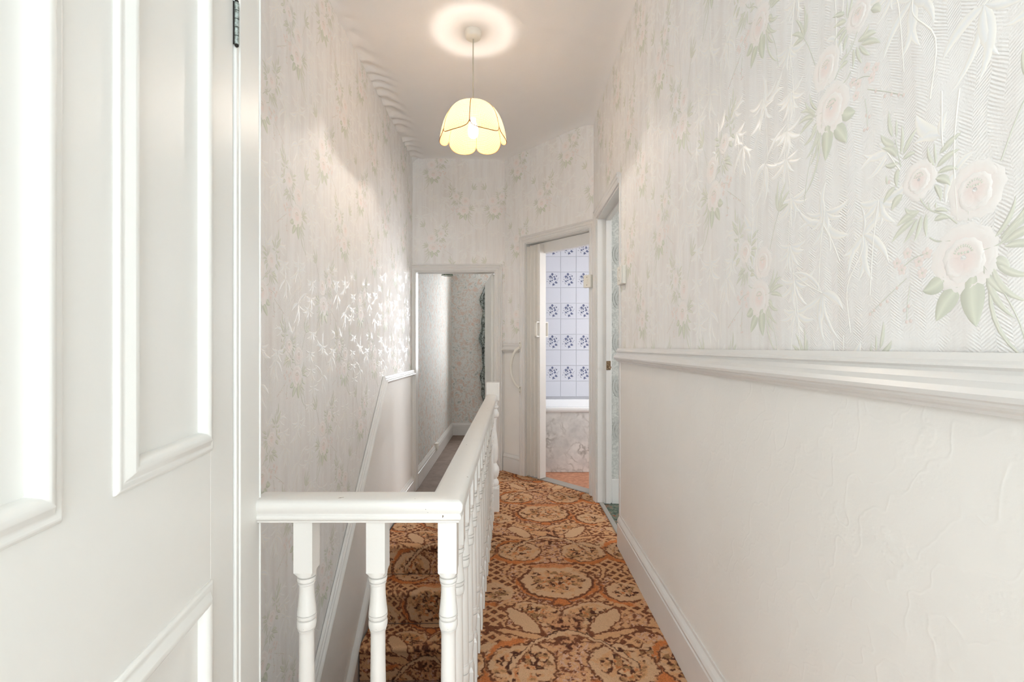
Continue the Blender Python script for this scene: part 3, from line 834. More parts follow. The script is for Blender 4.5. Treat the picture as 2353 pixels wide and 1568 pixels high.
def step(i):
    top = LOW - RISE * i
    y1 = (YT - GO * (i - 1)) if i > 0 else 4.42       # back of the tread
    y0 = YT - GO * i                                   # nosing line
    b = MB().box(XS0, y0 + .02, top - .36, XS1, y1 + .018, top - .012).build('step', 'hardboard', stairs)
    # profile: tread from back to nosing, rounded nose, riser
    pts = []; dacc = 0.0; r = .018
    for t in np.arange(y1 + .012, y0 + r, -.0045): pts.append((t, top))
    for an in np.linspace(0, math.pi * .8, 7)[1:]: pts.append((y0 + r - r * math.sin(an), top - r + r * math.cos(an)))
    yb, zb = pts[-1]; yr = y0 + .016
    for t in np.linspace(0, 1, 42)[1:]: pts.append((yb + (yr - yb) * min(1, t * 4), zb + (top - RISE + .002 - zb) * t))
    pts = np.array(pts); arc = np.concatenate([[0], np.cumsum(np.hypot(*(pts[1:] - pts[:-1]).T))])
    xs = np.arange(XS0 + .004, XS1, .0045)
    Xs, K = np.meshgrid(xs, np.arange(len(pts)), indexing='ij')
    P3 = np.stack([Xs, pts[K, 0], pts[K, 1]], -1)
    base = -i * 0.43
    o = carpet_mesh('step_carpet', P3, np.stack([Xs + .10, base + 5.0 - arc[K]], -1), b)
for i in range(0, 9): step(i)
# the single step up from the lower landing to the upper floor, behind the newel post
m = MB(); m.box(-.1785, 3.41, -.2, -.1765, 4.42, -.004); m.build('riser', 'gloss', stairs)

# ------------------------------------------------------------------ joinery profiles
DADO = [(0.0, 0.0), (0.0, 0.013), (0.010, 0.016), (0.014, 0.021), (0.018, 0.022), (0.022, 0.017), (0.027, 0.0165), (0.036, 0.021), (0.044, 0.029), (0.052, 0.033), (0.059, 0.031), (0.062, 0.025), (0.066, 0.024), (0.070, 0.021), (0.074, 0.014), (0.079, 0.012), (0.079, 0.0)]
DADO = [(o, h * 1.2) for o, h in DADO]
DADO_S = [(o * .72, h * .85) for o, h in DADO]
ARCH = [(0.0, 0.0), (0.0, 0.012), (0.006, 0.015), (0.010, 0.013), (0.014, 0.016), (0.024, 0.017), (0.028, 0.014), (0.034, 0.020), (0.044, 0.022), (0.048, 0.018), (0.054, 0.024), (0.060, 0.024), (0.064, 0.020), (0.064, 0.0)]


def trim(name, path, prof, fr, label, cat, mat='gloss', closed=False):
    o = MB().sweep(path, prof, fr, closed).build(name, mat)
    return tag(o, label, cat, 'structure')


def board(name, segs, fr, h, t, label, mat='gloss', fr_list=None):
    """skirting: flat board with a rounded top bead"""
    prof = [(0, 0), (0, t), (h * .72, t), (h * .745, t * .72), (h * .77, t * .95), (h * .82, t * 1.0), (h * .88, t * .78), (h * .95, t * .42), (h, t * .35), (h, 0)]
    o = MB().sweep(segs, prof, fr).build(name, mat)
    return tag(o, label, 'skirting', 'structure')


# dado rails (offset is to the left of travel: travelling +s puts it upward)
trim('trim_1', [(-DN + .012, RZ1), (SN, RZ1)], [(-o, h + .004) for o, h in DADO], FR, 'moulded white dado rail along the right wall', 'dado rail')
trim('trim_2', [dlow, DA, (YE - .012, DA[1])], [(-o + .02, h + .004) for o, h in DADO_S], FL, 'white dado rail sloping down the stair wall', 'dado rail')
trim('trim_3', [(0.005, 1.185), (BS0 - .045, 1.185)], [(-o, h + .004) for o, h in DADO], FA, 'short white dado rail left of the bathroom doorway', 'dado rail')
# skirtings
board('baseboard_right', [(-DN + .012, 0), (SN, 0)], FR, .185, .022, 'white moulded skirting along the right wall')
board('baseboard_angled', [(0.0, 0), (BS0 - .05, 0)], FA, .17, .020, 'short white skirting left of the bathroom doorway')
board('baseboard_left', [(3.36, LOW), (YE - .01, LOW)], FL, .15, .022, 'white skirting at the stair head by the low doorway')
# stair string with its moulded top
SA = (3.37, -.055); slow = (1.2, SA[1] - .92 * (SA[0] - 1.2))
m = MB(); m.prism([(1.2, ZB), (3.37, ZB), SA, slow], 0.004, 0.022, FL)
string = m.build('trim_4', 'gloss'); tag(string, 'white stair string board along the foot of the stair wall', 'stair string', 'structure')
MB().sweep([slow, SA], [(0.012, 0.0), (0.012, .026), (0.004, .034), (-.006, .032), (-.012, .036), (-.022, .034), (-.028, .024), (-.028, 0)], FL).build('string_moulding', 'gloss', string)

# architraves and linings ------------------------------------------------
def doorway(name, fr, s0, s1, z0, zh, depth, label, prof=ARCH, near=True, far=True):
    """architrave around an opening plus the lining through the wall"""
    root = empty(name); tag(root, label, 'door frame', 'structure')
    path = []
    if near: path += [(s0, z0)]
    path += [(s0, zh), (s1, zh)]
    if far: path += [(s1, z0)]
    MB().sweep(path, [(o, h) for o, h in prof], fr).build('architrave', 'gloss', root)
    m = MB()
    m.prism(rect(s0 - .012, s0 + .008, z0, zh + .01), -depth, .002, fr); m.prism(rect(s1 - .008, s1 + .012, z0, zh + .01), -depth, .002, fr); m.prism(rect(s0 + .008, s1 - .008, zh - .008, zh + .012), -depth, .002, fr)
    m.build('door_lining', 'gloss', root, 0.002)
    return root


d_far = doorway('trim_5', FE, EX0, EX1, LOW, EH, .11, 'white frame of the low doorway at the stair head')
d_bath = doorway('trim_6', FA, BS0, BS1, 0.0, BH, .10, 'white moulded frame of the bathroom doorway')
d_side = doorway('trim_7', FR, -DF, -DN, 0.0, DHEAD, .105, 'white frame of the open doorway in the right wall', far=False)
MB().prism(rect(-DN - .002, -DN + .022, 0, DHEAD + .05), 0, .009, FR).build('corner_bead', 'gloss', d_side, .004, 3)
MB().prism(rect(-DF + .008, -DF + .022, 0, DHEAD - .01), -.095, -.060, FR).prism(rect(-DF + .022, -DN - .01, DHEAD - .022, DHEAD - .008), -.095, -.060, FR).build('door_stop', 'gloss', d_side, .0015)
# brass keep on the far lining
m = MB(); m.box(XR(3.5) + .062, DF - .0262, .985, XR(3.5) + .094, DF - .0215, 1.052); m.build('strike_plate', 'brass', d_side, .001)
m = MB(); m.tube([(XR(3.5) + .080, DF - .026, 1.005), (XR(3.5) + .086, DF - .046, 1.005)], .010, 12); m.build('keeper', 'brass', d_side)

# ------------------------------------------------------------------ near panelled door in the left wall
door = empty('door_1'); tag(door, 'white glossy panelled door filling the left side of the picture', 'door', 'structure')
m = MB()
PANELS = [(-.354, -.101, .976, 1.86), (-.694, -.441, .976, 1.86), (-.354, -.101, .20, .75), (-.694, -.441, .20, .75)]
zs = [0.012, .20, .75, .976, 1.86, DTOP]; ss = [-DW, -.694, -.441, -.354, -.101, -.0035]
for z0, z1 in ((zs[0], zs[5]),):
    MB().prism(rect(ss[0], ss[1], z0, z1), -.04, 0, FD).build('stile', 'door', door); MB().prism(rect(ss[4], ss[5], z0, z1), -.04, 0, FD).build('stile', 'door', door, .0025)
for z0, z1 in ((.012, .20), (.75, .976), (1.86, DTOP)): MB().prism(rect(ss[1], ss[4], z0, z1), -.04, 0, FD).build('rail', 'door', door)
for z0, z1 in ((.20, .75), (.976, 1.86)): MB().prism(rect(ss[2], ss[3], z0, z1), -.04, 0, FD).build('muntin', 'door', door)
for s0, s1, z0, z1 in PANELS:
    MB().prism(rect(s0, s1, z0, z1), -.03, -.004, FD).build('panel', 'door', door)
    prof = [(-.002, -.004), (-.002, .003), (.003, .006), (.008, .005), (.012, .006), (.020, .0125), (.027, .013), (.0325, .0095), (.035, .003), (.036, -.006)]
    MB().sweep([(s0, z0), (s1, z0), (s1, z1), (s0, z1)], prof, FD, True, smooth=False).build('panel_moulding', 'door', door, .0015, 2)
# frame of that door
fr1 = empty('trim_8'); tag(fr1, 'white door frame post between the panelled door and the stairwell', 'door frame', 'structure')
for nm, s0, s1, h1 in (('jamb', .0005, .014, .004), ('architrave', .014, .120, .006)):
    MB().prism(rect(s0, s1, ZB if nm == 'architrave' else -.0, 2.6), -.03, h1, FD).build(nm, 'door', fr1, .003, 3)
MB().prism(rect(.1195, .1235, -.4, 2.6), -.03, .0085, FD).build('edge_bead', 'door', fr1, .0015)
MB().prism(rect(-DW - .10, -DW - .004, 0, 2.05), -.03, .006, FD).build('architrave', 'door', fr1, .003)
MB().prism(rect(-DW - .10, .12, 2.0, 2.09), -.03, .0055, FD).build('head', 'door', fr1, .003)
hinge = empty('hinge'); hinge.parent = door; hinge['label'] = 'tarnished steel hinge knuckle'
p = Vector(FD(-.0015, 0, .0052)); zt, zb = 1.822, 1.740; n_ = 5; L = (zt - zb) / n_
for i in range(n_): MB().lathe([(.0036, zb + i * L + .0004), (.0045, zb + i * L + .001), (.0045, zb + (i + 1) * L - .001), (.0036, zb + (i + 1) * L - .0004)], p.x, p.y, 16).build('knuckle', 'steel', hinge)
MB().lathe([(.002, zb - .004), (.0035, zb - .002), (.0035, zt + .003), (.002, zt + .005)], p.x, p.y, 12).build('pin', 'black', hinge)
MB().prism(rect(-.006, -.0035, zb, zt), -.002, .0022, FD).build('leaf', 'black', hinge)

# ------------------------------------------------------------------ banister
ban = empty('banister'); tag(ban, 'white painted banister with turned balusters around the stairwell', 'banister')
RT = 0.824; RYc, RXc = 1.055, -.140
half = [(.0, 0.0), (.026, 0.0), (.0335, -.003), (.0375, -.009), (.0375, -.018), (.0345, -.026), (.0315, -.030), (.0310, -.0325), (.0335, -.0345), (.0345, -.039), (.0330, -.0435), (.0295, -.0455), (.0290, -.051)]
prof = [(o, z) for o, z in half[1:]] + [(-o, z) for o, z in half[1:]][::-1]
rail_fr = lambda s, t, h: (s, t, RT + h)
e0 = Vector(FD(.105, 0, .0))
m = MB().sweep([(-.5605, RYc), (RXc, RYc), (-.130, 3.315)], prof, rail_fr)
o = m.build('handrail', 'gloss_worn', ban, .0025, 3)


def bal_prof(z0, z1):
    """turned baluster profile (r, z) between two square blocks"""
    up = [(.0200, .657), (.0203, .652), (.0196, .648), (.0150, .6475), (.0150, .646), (.0198, .645), (.0200, .640), (.0194, .637), (.0152, .6365), (.0152, .6345), (.0182, .633), (.0180, .630), (.0164, .628), (.0162, .618), (.0168, .602), (.0182, .586), (.0198, .572), (.0206, .566), (.0206, .564), (.0178, .5632), (.0178, .5622), (.0206, .5615), (.0206, .556), (.0200, .5545), (.0155, .554), (.0155, .5528), (.0198, .551), (.0208, .545), (.0207, .538), (.0196, .533), (.0152, .532), (.0152, .531), (.0184, .529), (.0178, .527), (.0166, .525), (.0160, .518)]
    body = [(.0160, .47), (.0170, .40), (.0180, .33), (.0178, .27)]
    lo = [(.0172, .254), (.0182, .252), (.0180, .250), (.0176, .249), (.0196, .247), (.0208, .241), (.0206, .234), (.0194, .229), (.0152, .2285), (.0152, .2275), (.0204, .226), (.0206, .218), (.0198, .210), (.0180, .190), (.0164, .172), (.0162, .166), (.0176, .1645), (.0182, .163), (.0176, .161), (.0200, .160), (.0204, .152), (.0204, .146)]
    return up + body + lo


def baluster_mesh():
    m = MB(); q = .0205
    def sq(z0, z1, c0, c1):
        # square block with chamfered shoulders at its inner end
        pr = [(q, z0), (q, z1)]
        m.box(-q, -q, z0, q, q, z1)
    sq(.648 + .012, .775, 0, 0); sq(-.004, .134, 0, 0)
    # shoulders
    def shoulder(za, zb):
        n = 24; vs = []; 
        for i in range(n):
            a = 2 * math.pi * i / n; c, s = math.cos(a), math.sin(a); k_ = q / max(abs(c), abs(s)); vs.append((k_ * c, k_ * s, za))
        for i in range(n):
            a = 2 * math.pi * i / n; vs.append((.0204 * math.cos(a), .0204 * math.sin(a), zb))
        m.add(vs, [(i, (i + 1) % n, n + (i + 1) % n, n + i) for i in range(n)], 0, False)
    shoulder(.660, .650); shoulder(.134, .146)
    m.lathe(bal_prof(0, 0), 0, 0, 24)
    me = bpy.data.meshes.new('baluster'); me.from_pydata(m.v, [], m.f); me.materials.append(M['gloss_worn']); me.polygons.foreach_set('use_smooth', m.sm)
    bm = bmesh.new(); bm.from_mesh(me); bmesh.ops.recalc_face_normals(bm, faces=bm.faces); bm.to_mesh(me); bm.free()
    me.set_sharp_from_angle(angle=math.radians(28))
    return me


bme = baluster_mesh()
bpos = [(-.453, RYc), (-.2945, RYc), (-.138, RYc)]
for i in range(1, 15): bpos.append((-.138 + .008 * i / 15, RYc + .1505 * i))
for x, y in bpos:
    o = bpy.data.objects.new('baluster', bme); COL.objects.link(o); o.parent = ban; o.location = (x, y, 0)
# newel post
nxp, nyp = -.125, 3.362; qn = .046


def yz(y, Y=3.34): return H - (y - VY) * Y / F


m = MB(); m.box(nxp - qn, nyp - qn, -.205, nxp + qn, nyp + qn, .165)
newel = m.build('newel_post', 'gloss_worn', ban, .005, 3); newel['label'] = 'square-topped turned newel post'
tp = [(.040, .778), (.036, .765), (.030, .752), (.030, .745), (.040, .738), (.041, .728), (.034, .722), (.030, .716), (.036, .702), (.043, .690), (.044, .675), (.040, .662), (.030, .656), (.026, .64), (.024, .60), (.026, .56), (.029, .545), (.0285, .54), (.030, .535), (.034, .50), (.036, .482), (.0355, .478), (.037, .473), (.039, .43), (.0385, .40), (.037, .396), (.038, .39), (.036, .36), (.031, .345), (.024, .335), (.030, .325), (.042, .305), (.046, .285), (.0465, .275), (.045, .27), (.045, .262), (.040, .242), (.030, .228), (.028, .224), (.038, .212), (.044, .198), (.042, .182), (.036, .172), (.038, .160)]
MB().box(nxp - qn, nyp - qn, .775, nxp + qn, nyp + qn, .905).build('newel_cap', 'gloss_worn', newel, .005, 3)
MB().lathe(tp, nxp, nyp, 28).build('turned_shaft', 'gloss_worn', newel)
# bottom apron under the balusters
m = MB(); m.box(-.182, 1.03, -.20, -.118 + .006, 3.36, -.001); m.box(-.57, 1.03, -.20, -.18, 1.085, -.001)
tag(m.build('trim_9', 'gloss'), 'white apron board edging the landing above the stairs', 'trim', 'structure')

# ------------------------------------------------------------------ pendant lamp
LX, LY = -.212, 2.69
lamp = empty('pendant_lamp'); tag(lamp, 'lit pendant lamp with a cream woven petal shade hanging from the landing ceiling', 'lamp')
cz = CEIL - .002
MB().lathe([(.048, cz + .012), (.048, cz - .014), (.045, cz - .026), (.036, cz - .034), (.012, cz - .037)], LX, LY, 32).build('ceiling_rose', 'plastic', lamp)
MB().tube([(LX, LY, cz - .03), (LX, LY, 2.50)], .0038, 8).build('flex', 'flex', lamp)
MB().lathe([(.011, 2.515), (.018, 2.51), (.019, 2.465), (.016, 2.45)], LX, LY, 20).build('bulb_holder', 'plastic', lamp)
bz = 2.375
MB().lathe([(.013, 2.445), (.016, 2.43), (.024, 2.41), (.030, 2.385), (.030, 2.37), (.024, 2.35), (.012, 2.340), (.001, 2.338)], LX, LY, 24).build('bulb', 'bulb', lamp)
ld = bpy.data.lights.new('bulb_light', 'POINT'); ld.energy = 2.9; ld.color = (1.0, 0.93, 0.88); ld.shadow_soft_size = .014
lo = bpy.data.objects.new('bulb_light', ld); COL.objects.link(lo); lo.location = (LX, LY, bz); lo.parent = lamp
ZT, ZBm = 2.523, 2.316


def dome(v):
    """shade profile: v 0 at the top ring, 1 at the petal tips -> radius, z"""
    a = v * 1.45
    r = .062 + .118 * math.sin(a) ** 0.9
    return r, ZT - (ZT - ZBm) * (1 - math.cos(a)) / (1 - math.cos(1.45))


def petal(name, th0, th1, vjoin, rot):
    n, kk = 16, 20; vs = []; uvs = []; edge = []
    for j in range(kk + 1):
        q = j / kk; th = th0 + (th1 - th0) * q; e = abs(2 * q - 1)
        vend = vjoin + (1 - vjoin) * math.sqrt(max(0.0, 1 - e ** 2.4))
        for i in range(n + 1):
            v = vend * i / n
            r, z = dome(v); r += .010 * math.sin(math.pi * q) * v
            vs.append((LX + r * math.sin(th + rot), LY - r * math.cos(th + rot), z)); uvs.append((th * .17, v * .26))
        edge.append(vs[-1])
    fs = [(j * (n + 1) + i, j * (n + 1) + i + 1, (j + 1) * (n + 1) + i + 1, (j + 1) * (n + 1) + i) for j in range(kk) for i in range(n)]
    me = bpy.data.meshes.new(name); me.from_pydata(vs, [], fs); me.materials.append(M['shade']); me.polygons.foreach_set('use_smooth', [True] * len(fs))
    ul = me.uv_layers.new(name='UVMap')
    for lp in me.loops: ul.data[lp.index].uv = uvs[lp.vertex_index]
    o = link(name, me, lamp)
    side = [vs[i] for i in range(0, n + 1, 2)]
    MB().tube([Vector(a) for a in (side[:-1] + edge)], .0022, 6).build('trim_braid', 'brown_trim', o)
    return o


for i in range(6): petal('petal', i * math.pi / 3, (i + 1) * math.pi / 3, .86, -.03)

# ------------------------------------------------------------------ bathroom
m = MB(); m.prism([(A0.x, A0.y + .05), (B0.x, B0.y + .02), (2.1, 3.68), (2.1, 5.2), (A0.x, 5.2)], -.15, -.006, XY)
fbath = m.build('floor_bathroom', 'lino'); tag(fbath, 'pinkish terracotta bathroom floor', 'floor', 'structure')
o = MB().prism(rect(BS0, BS1, -.01, .006), -.105, -.01, FA).build('threshold_strip', 'threshold', .0 or None, .002); tag(o, 'grey strip across the bathroom threshold', 'threshold')
YT2 = 5.12
wb = MB().box(.02, YT2, -.2, 2.1, YT2 + .08, 2.75).build('wall_bathroom_back', 'grout'); tag(wb, 'bathroom wall of white tiles with blue flower sprays', 'wall', 'structure')
wl = MB().box(.02, 4.40, -.2, .166, YT2, 2.75).build('wall_bathroom_left', 'tile'); tag(wl, 'left end wall of the bathroom', 'wall', 'structure')
wr_ = MB().box(.75, 3.585, -.2, 2.1, 3.66, 2.75).build('wall_bathroom_near', 'plaster'); tag(wr_, 'partition between the bathroom and the side room', 'wall', 'structure')
MBr = MB().box(2.1, 3.6, -.2, 2.18, 3.72, 2.75).box(2.1, 4.32, -.2, 2.18, 5.2, 2.75).box(2.1, 3.72, -.2, 2.18, 4.32, 1.0).box(2.1, 3.72, 2.2, 2.18, 4.32, 2.75)
tag(MBr.build('wall_bathroom_right', 'plaster'), 'bathroom side wall with the small added window', 'wall', 'structure')
tag(MB().prism([(0, 4.5), (.66, 3.7), (2.15, 3.62), (2.15, 5.2), (0, 5.2)], 2.70, 2.76, XY).build('ceiling_bathroom', 'ceiling'), 'bathroom ceiling', 'ceiling', 'structure')
# tiles, one mesh plain and one with the flower spray print
TS = .168; g_ = .0025


def tile_mesh(floral):
    m = MB(); a = TS - g_; b = .003
    m.add([(0, 0, 0), (a, 0, 0), (a, 0, a), (0, 0, a), (b, -.006, b), (a - b, -.006, b), (a - b, -.006, a - b), (b, -.006, a - b), (0, -.004, 0), (a, -.004, 0), (a, -.004, a), (0, -.004, a)],
          [(4, 5, 6, 7), (8, 9, 5, 4), (9, 10, 6, 5), (10, 11, 7, 6), (11, 8, 4, 7), (0, 1, 9, 8), (1, 2, 10, 9), (2, 3, 11, 10), (3, 0, 8, 11)])
    if floral:
        def disc(cx, cz, r, mt, n=7, sq=1.0, an=0.0):
            vs = [(a / 2 + cx + r * math.cos(an) * math.cos(2 * math.pi * i / n) - r * sq * math.sin(an) * math.sin(2 * math.pi * i / n), -.0063, a / 2 + cz + r * math.sin(an) * math.cos(2 * math.pi * i / n) + r * sq * math.cos(an) * math.sin(2 * math.pi * i / n)) for i in range(n)]
            m.add(vs, [tuple(range(n))], mt)
        rr = random.Random(5)
        K = 1.18
        for cx, cz, r in ((-.004, .052, .0125), (-.022, .030, .0125), (.014, .028, .008), (.020, .008, .011), (-.004, -.004, .007), (-.022, -.014, .009), (.030, -.024, .012), (.006, -.042, .012), (-.006, .016, .007), (.034, .036, .006)):
            cx *= K; cz *= K; disc(cx, cz, r, 1, 8)
            for i in range(5):
                t = rr.uniform(0, 6.28); disc(cx + math.cos(t) * r * 1.25, cz + math.sin(t) * r * 1.25, r * .42, 2 if i % 2 else 1, 6, .5, t)
        for i in range(46):
            t = rr.uniform(0, 6.28); q = rr.uniform(.015, .070); cx = math.cos(t) * q * .95; cz = math.sin(t) * q * .95
            if abs(cx) + abs(cz) < .086: disc(cx, cz, rr.uniform(.003, .007), rr.choice((1, 2)), 6, .45, rr.uniform(0, 3.14))
    me = bpy.data.meshes.new('floral_tile' if floral else 'tile'); me.from_pydata(m.v, [], m.f)
    for q in ('tile', 'tile_blue', 'tile_grey'): me.materials.append(M[q])
    me.polygons.foreach_set('material_index', m.mi)
    return me


tpl, tfl = tile_mesh(False), tile_mesh(True)
# a flower spray is centred near (1303, 858) of the photograph: on the tile wall plane
fx = (1306 - VX) * YT2 / F; fz = H - (858 - VY) * YT2 / F
for i in range(-3, 5):
    for j in range(-1, 10):
        o = bpy.data.objects.new('floral_tile' if j % 2 == 0 else 'tile', tfl if j % 2 == 0 else tpl)
        x = fx - TS / 2 + i * TS
        if x < .165: continue
        COL.objects.link(o); o.parent = wb; o.location = (x, YT2 - .001, fz - TS / 2 + j * TS)
# bath
bath = empty('bathtub'); tag(bath, 'white bathtub with a grey-veined marble-effect side panel', 'bathtub')
by0, by1, bx0, bx1, bzr = 4.375, YT2 - .008, .172, 1.80, .598


def ring(inset, z, rad, n=10):
    x0, x1, y0, y1 = bx0 + inset, bx1 - inset, by0 + inset, by1 - inset; pts = []
    rad = max(rad, .002)
    for cx, cy, a0 in ((x1 - rad, y1 - rad, 0), (x0 + rad, y1 - rad, 90), (x0 + rad, y0 + rad, 180), (x1 - rad, y0 + rad, 270)):
        for i in range(n + 1):
            a = math.radians(a0 + 90 * i / n); pts.append((cx + rad * math.cos(a), cy + rad * math.sin(a), z))
    return pts


rings = [ring(.004, bzr - .045, .012), ring(0, bzr - .040, .014), ring(0, bzr - .008, .018), ring(.006, bzr, .02), ring(.055, bzr - .002, .08), ring(.068, bzr - .014, .10), ring(.085, bzr - .15, .12), ring(.12, bzr - .36, .14), ring(.17, bzr - .41, .12)]
vs = [p for r in rings for p in r]; kk = len(rings[0]); fs = [(i * kk + j, i * kk + (j + 1) % kk, (i + 1) * kk + (j + 1) % kk, (i + 1) * kk + j) for i in range(len(rings) - 1) for j in range(kk)] + [tuple(range((len(rings) - 1) * kk, len(rings) * kk))]
m = MB(); m.add(vs, fs, 0, True); m.build('tub', 'enamel', bath)
m = MB(); m.box(bx0, by0 + .012, -.004, bx1, by0 + .026, bzr - .044); m.build('bath_panel', 'marble', bath, .002)
m = MB(); m.box(bx0 + .05, by0 + .03, -.005, bx1 - .05, by1 - .03, .17); m.build('cradle', 'black', bath)
# folding door at the left side of the bathroom doorway
fold = empty('door_2'); tag(fold, 'cream concertina door folded to the left of the bathroom doorway', 'door', 'structure')
zig = [(BS0 + .012 + .0235 * i, (.002 if i % 2 == 0 else -.040)) for i in range(7)]
for i in range(6):
    (s0, h0), (s1, h1) = zig[i], zig[i + 1]
    s0, h0, s1, h1 = s0 + .1 * (s1 - s0), h0 + .1 * (h1 - h0), s1 - .1 * (s1 - s0), h1 - .1 * (h1 - h0)
    d = Vector((s1 - s0, h1 - h0)).normalized() * .003; n2 = Vector((-d.y, d.x))
    q = [(s0 + n2.x, h0 + n2.y), (s1 + n2.x, h1 + n2.y), (s1 - n2.x, h1 - n2.y), (s0 - n2.x, h0 - n2.y)]
    vs = [FA(a, .012, b) for a, b in q] + [FA(a, BH - .03, b) for a, b in q]
    MB().add(vs, [(0, 1, 2, 3), (7, 6, 5, 4)] + [(j, (j + 1) % 4, 4 + (j + 1) % 4, 4 + j) for j in range(4)]).build('fold', 'concertina', fold, .0015)
MB().prism(rect(.432, .462, .010, BH - .03), -.075, .004, FA).build('leading_post', 'concertina', fold, .003)
m = MB(); m.prism(rect(BS0, BS1, BH - .105, BH - .010), -.098, -.050, FA); m.build('head_track', 'gloss', fold, .003)
hz = H + (VY - 757) * 4.1 / F
for nm, hh in (('handle', 1), ('handle', -1)):
    b_ = .004 if hh > 0 else -.075
    pts = [(.446, hz + .062, b_), (.446, hz + .062, b_ + .030 * hh), (.446, hz - .062, b_ + .030 * hh), (.446, hz - .062, b_)]
    m = MB()
    for (a, z, c), (a2, z2, c2) in zip(pts[:-1], pts[1:]):
        m.prism(rect(a - .012, a + .012, min(z, z2) - .006, max(z, z2) + .006), min(c, c2) - .004, max(c, c2) + .004, FA)
    m.build(nm, 'plastic', fold, .002)

# grab handle screwed to the bathroom architrave
grab = empty('grab_handle'); tag(grab, 'bowed white metal grab handle screwed beside the bathroom doorway', 'handle')
s_g = .235; zt, zb = 1.150, .790
pts = []
for i in range(15):
    t = i / 14; bow = math.sin(math.pi * t) ** .55
    pts.append(FA(s_g - .060 * bow, zt + (zb - zt) * t, .030 + .050 * bow))
MB().tube(pts, .0125, 12).build('grip', 'plastic', grab)
for z in (zt + .020, zb - .020):
    g = MB().prism([(s_g - .018 + .018 * 1 + .018 * math.cos(a), z + .036 * math.sin(a)) for a in np.linspace(0, 2 * math.pi, 17)[:-1]], .020, .026, FA).build('mount_plate', 'plastic', grab, .002)
    for dz in (-.02, .02): MB().prism([(s_g + .004 * math.cos(a), z + dz + .004 * math.sin(a)) for a in np.linspace(0, 2 * math.pi, 9)[:-1]], .026, .0275, FA).build('screw', 'screw', g)

# switches
def switch(label, fr, s0, s1, z0, z1, h0, h1):
    r = empty('light_switch'); tag(r, label, 'switch', None, 'surface switch boxes by the doorways')
    MB().prism(rect(s0, s1, z0, z1), h0, h1 - .007, fr).build('pattress', 'plastic', r, .003)
    MB().prism(rect(s0, s1, z0, z1), h1 - .0065, h1, fr).build('faceplate', 'plastic', r, .003)
    sm = (s0 + s1) / 2; zm = (z0 + z1) / 2
    MB().prism(rect(sm - .008, sm + .008, zm - .013, zm + .013), h1 - .001, h1 + .004, fr).build('rocker', 'plastic', r, .0015)
    for dz in (-.03, .03): MB().prism(rect(sm - .003, sm + .003, zm + dz - .003, zm + dz + .003), h1 - .001, h1 + .0008, fr).build('screw', 'screw', r)
switch('white switch box on the landing wall just before the right-hand doorway', FR, -2.705, -2.612, 1.505, 1.607, .001, .030)
switch('small white switch box on the frame between the bathroom and right-hand doorways', FA, BS1 - .024, BS1 + .046, 1.615, 1.712, .018, .052)

# ------------------------------------------------------------------ side room glimpsed through the right doorway
ws = MB().box(.752, 3.545, -.2, 3.1, 3.585, 2.75).build('wall_side_room', 'greypaper'); tag(ws, 'grey embossed papered wall glimpsed through the right-hand doorway', 'wall', 'structure')
for z in (.53, .86, 1.19, 1.52, 1.85):
    cx = .815; m = MB(); rr_ = .052
    for r0, r1 in ((.0, .015), (.022, .034), (.040, .052)):
        n = 28; vs = [(cx + r * math.cos(2 * math.pi * i / n), 3.5425 if r == r1 else 3.5415, z + 1.6 * r * math.sin(2 * math.pi * i / n)) for r in (r0 + .0001, r1) for i in range(n)]
        m.add(vs, [(i, (i + 1) % n, n + (i + 1) % n, n + i) for i in range(n)])
    m.build('embossed_circle', 'circle', ws)
MB().box(.752, 3.525, -.02, 3.1, 3.545, .17).build('baseboard_side_room', 'gloss', None, .004)
tag(bpy.data.objects['baseboard_side_room'], 'white skirting inside the side room', 'skirting', 'structure')
tag(MB().box(.66, .8, -.2, 3.1, 3.55, -.01).build('floor_side_room', 'greencarpet'), 'green carpet of the side room', 'floor', 'structure')
o = MB().box(XR(3.2) + .012, DN + .01, -.01, XR(3.2) + .045, DF - .01, .006).build('threshold_bar', 'threshold', None, .003); tag(o, 'worn metal bar across the right-hand doorway threshold', 'threshold')
m = MB().box(3.1, .8, -.2, 3.2, 1.8, 2.75).box(3.1, 2.8, -.2, 3.2, 3.6, 2.75).box(3.1, 1.8, -.2, 3.2, 2.8, 1.0).box(3.1, 1.8, 2.2, 3.2, 2.8, 2.75)
tag(m.build('wall_side_room_right', 'greypaper'), 'wall of the side room with an added window', 'wall', 'structure')
tag(MB().box(.74, .72, -.2, 3.2, .8, 2.75).build('wall_side_room_near', 'greypaper'), 'near wall of the side room', 'wall', 'structure')
tag(MB().box(.73, .72, 2.72, 3.2, 3.6, 2.78).build('ceiling_side_room', 'ceiling'), 'side room ceiling', 'ceiling', 'structure')

# ------------------------------------------------------------------ lower room beyond the stair head
YB = 7.30
frm = frame((0, YB, 0), (1, 0, 0), (0, -1, 0))
WX0, WX1, WZ0, WZ1 = -.31, .16, .80, 2.40
m = MB()
for r_ in (rect(-1.0, WX0, LOW - .1, 2.75), rect(WX1, 1.4, LOW - .1, 2.75), rect(WX0, WX1, LOW - .1, WZ0), rect(WX0, WX1, WZ1, 2.75)): m.prism(r_, -.10, 0, frm)
tag(m.build('wall_room_back', 'blossom'), 'blossom-papered end wall of the lower room seen through the low doorway', 'wall', 'structure')
tag(MB().box(-1.0, YE + .10, LOW - .1, -.905, YB, 2.75).build('wall_room_left', 'blossom'), 'blossom-papered left wall of the lower room', 'wall', 'structure')
tag(MB().box(-.07, YE + .10, LOW - .1, .02, 5.27, 2.75).build('wall_room_right', 'blossom'), 'side wall just inside the lower room', 'wall', 'structure')
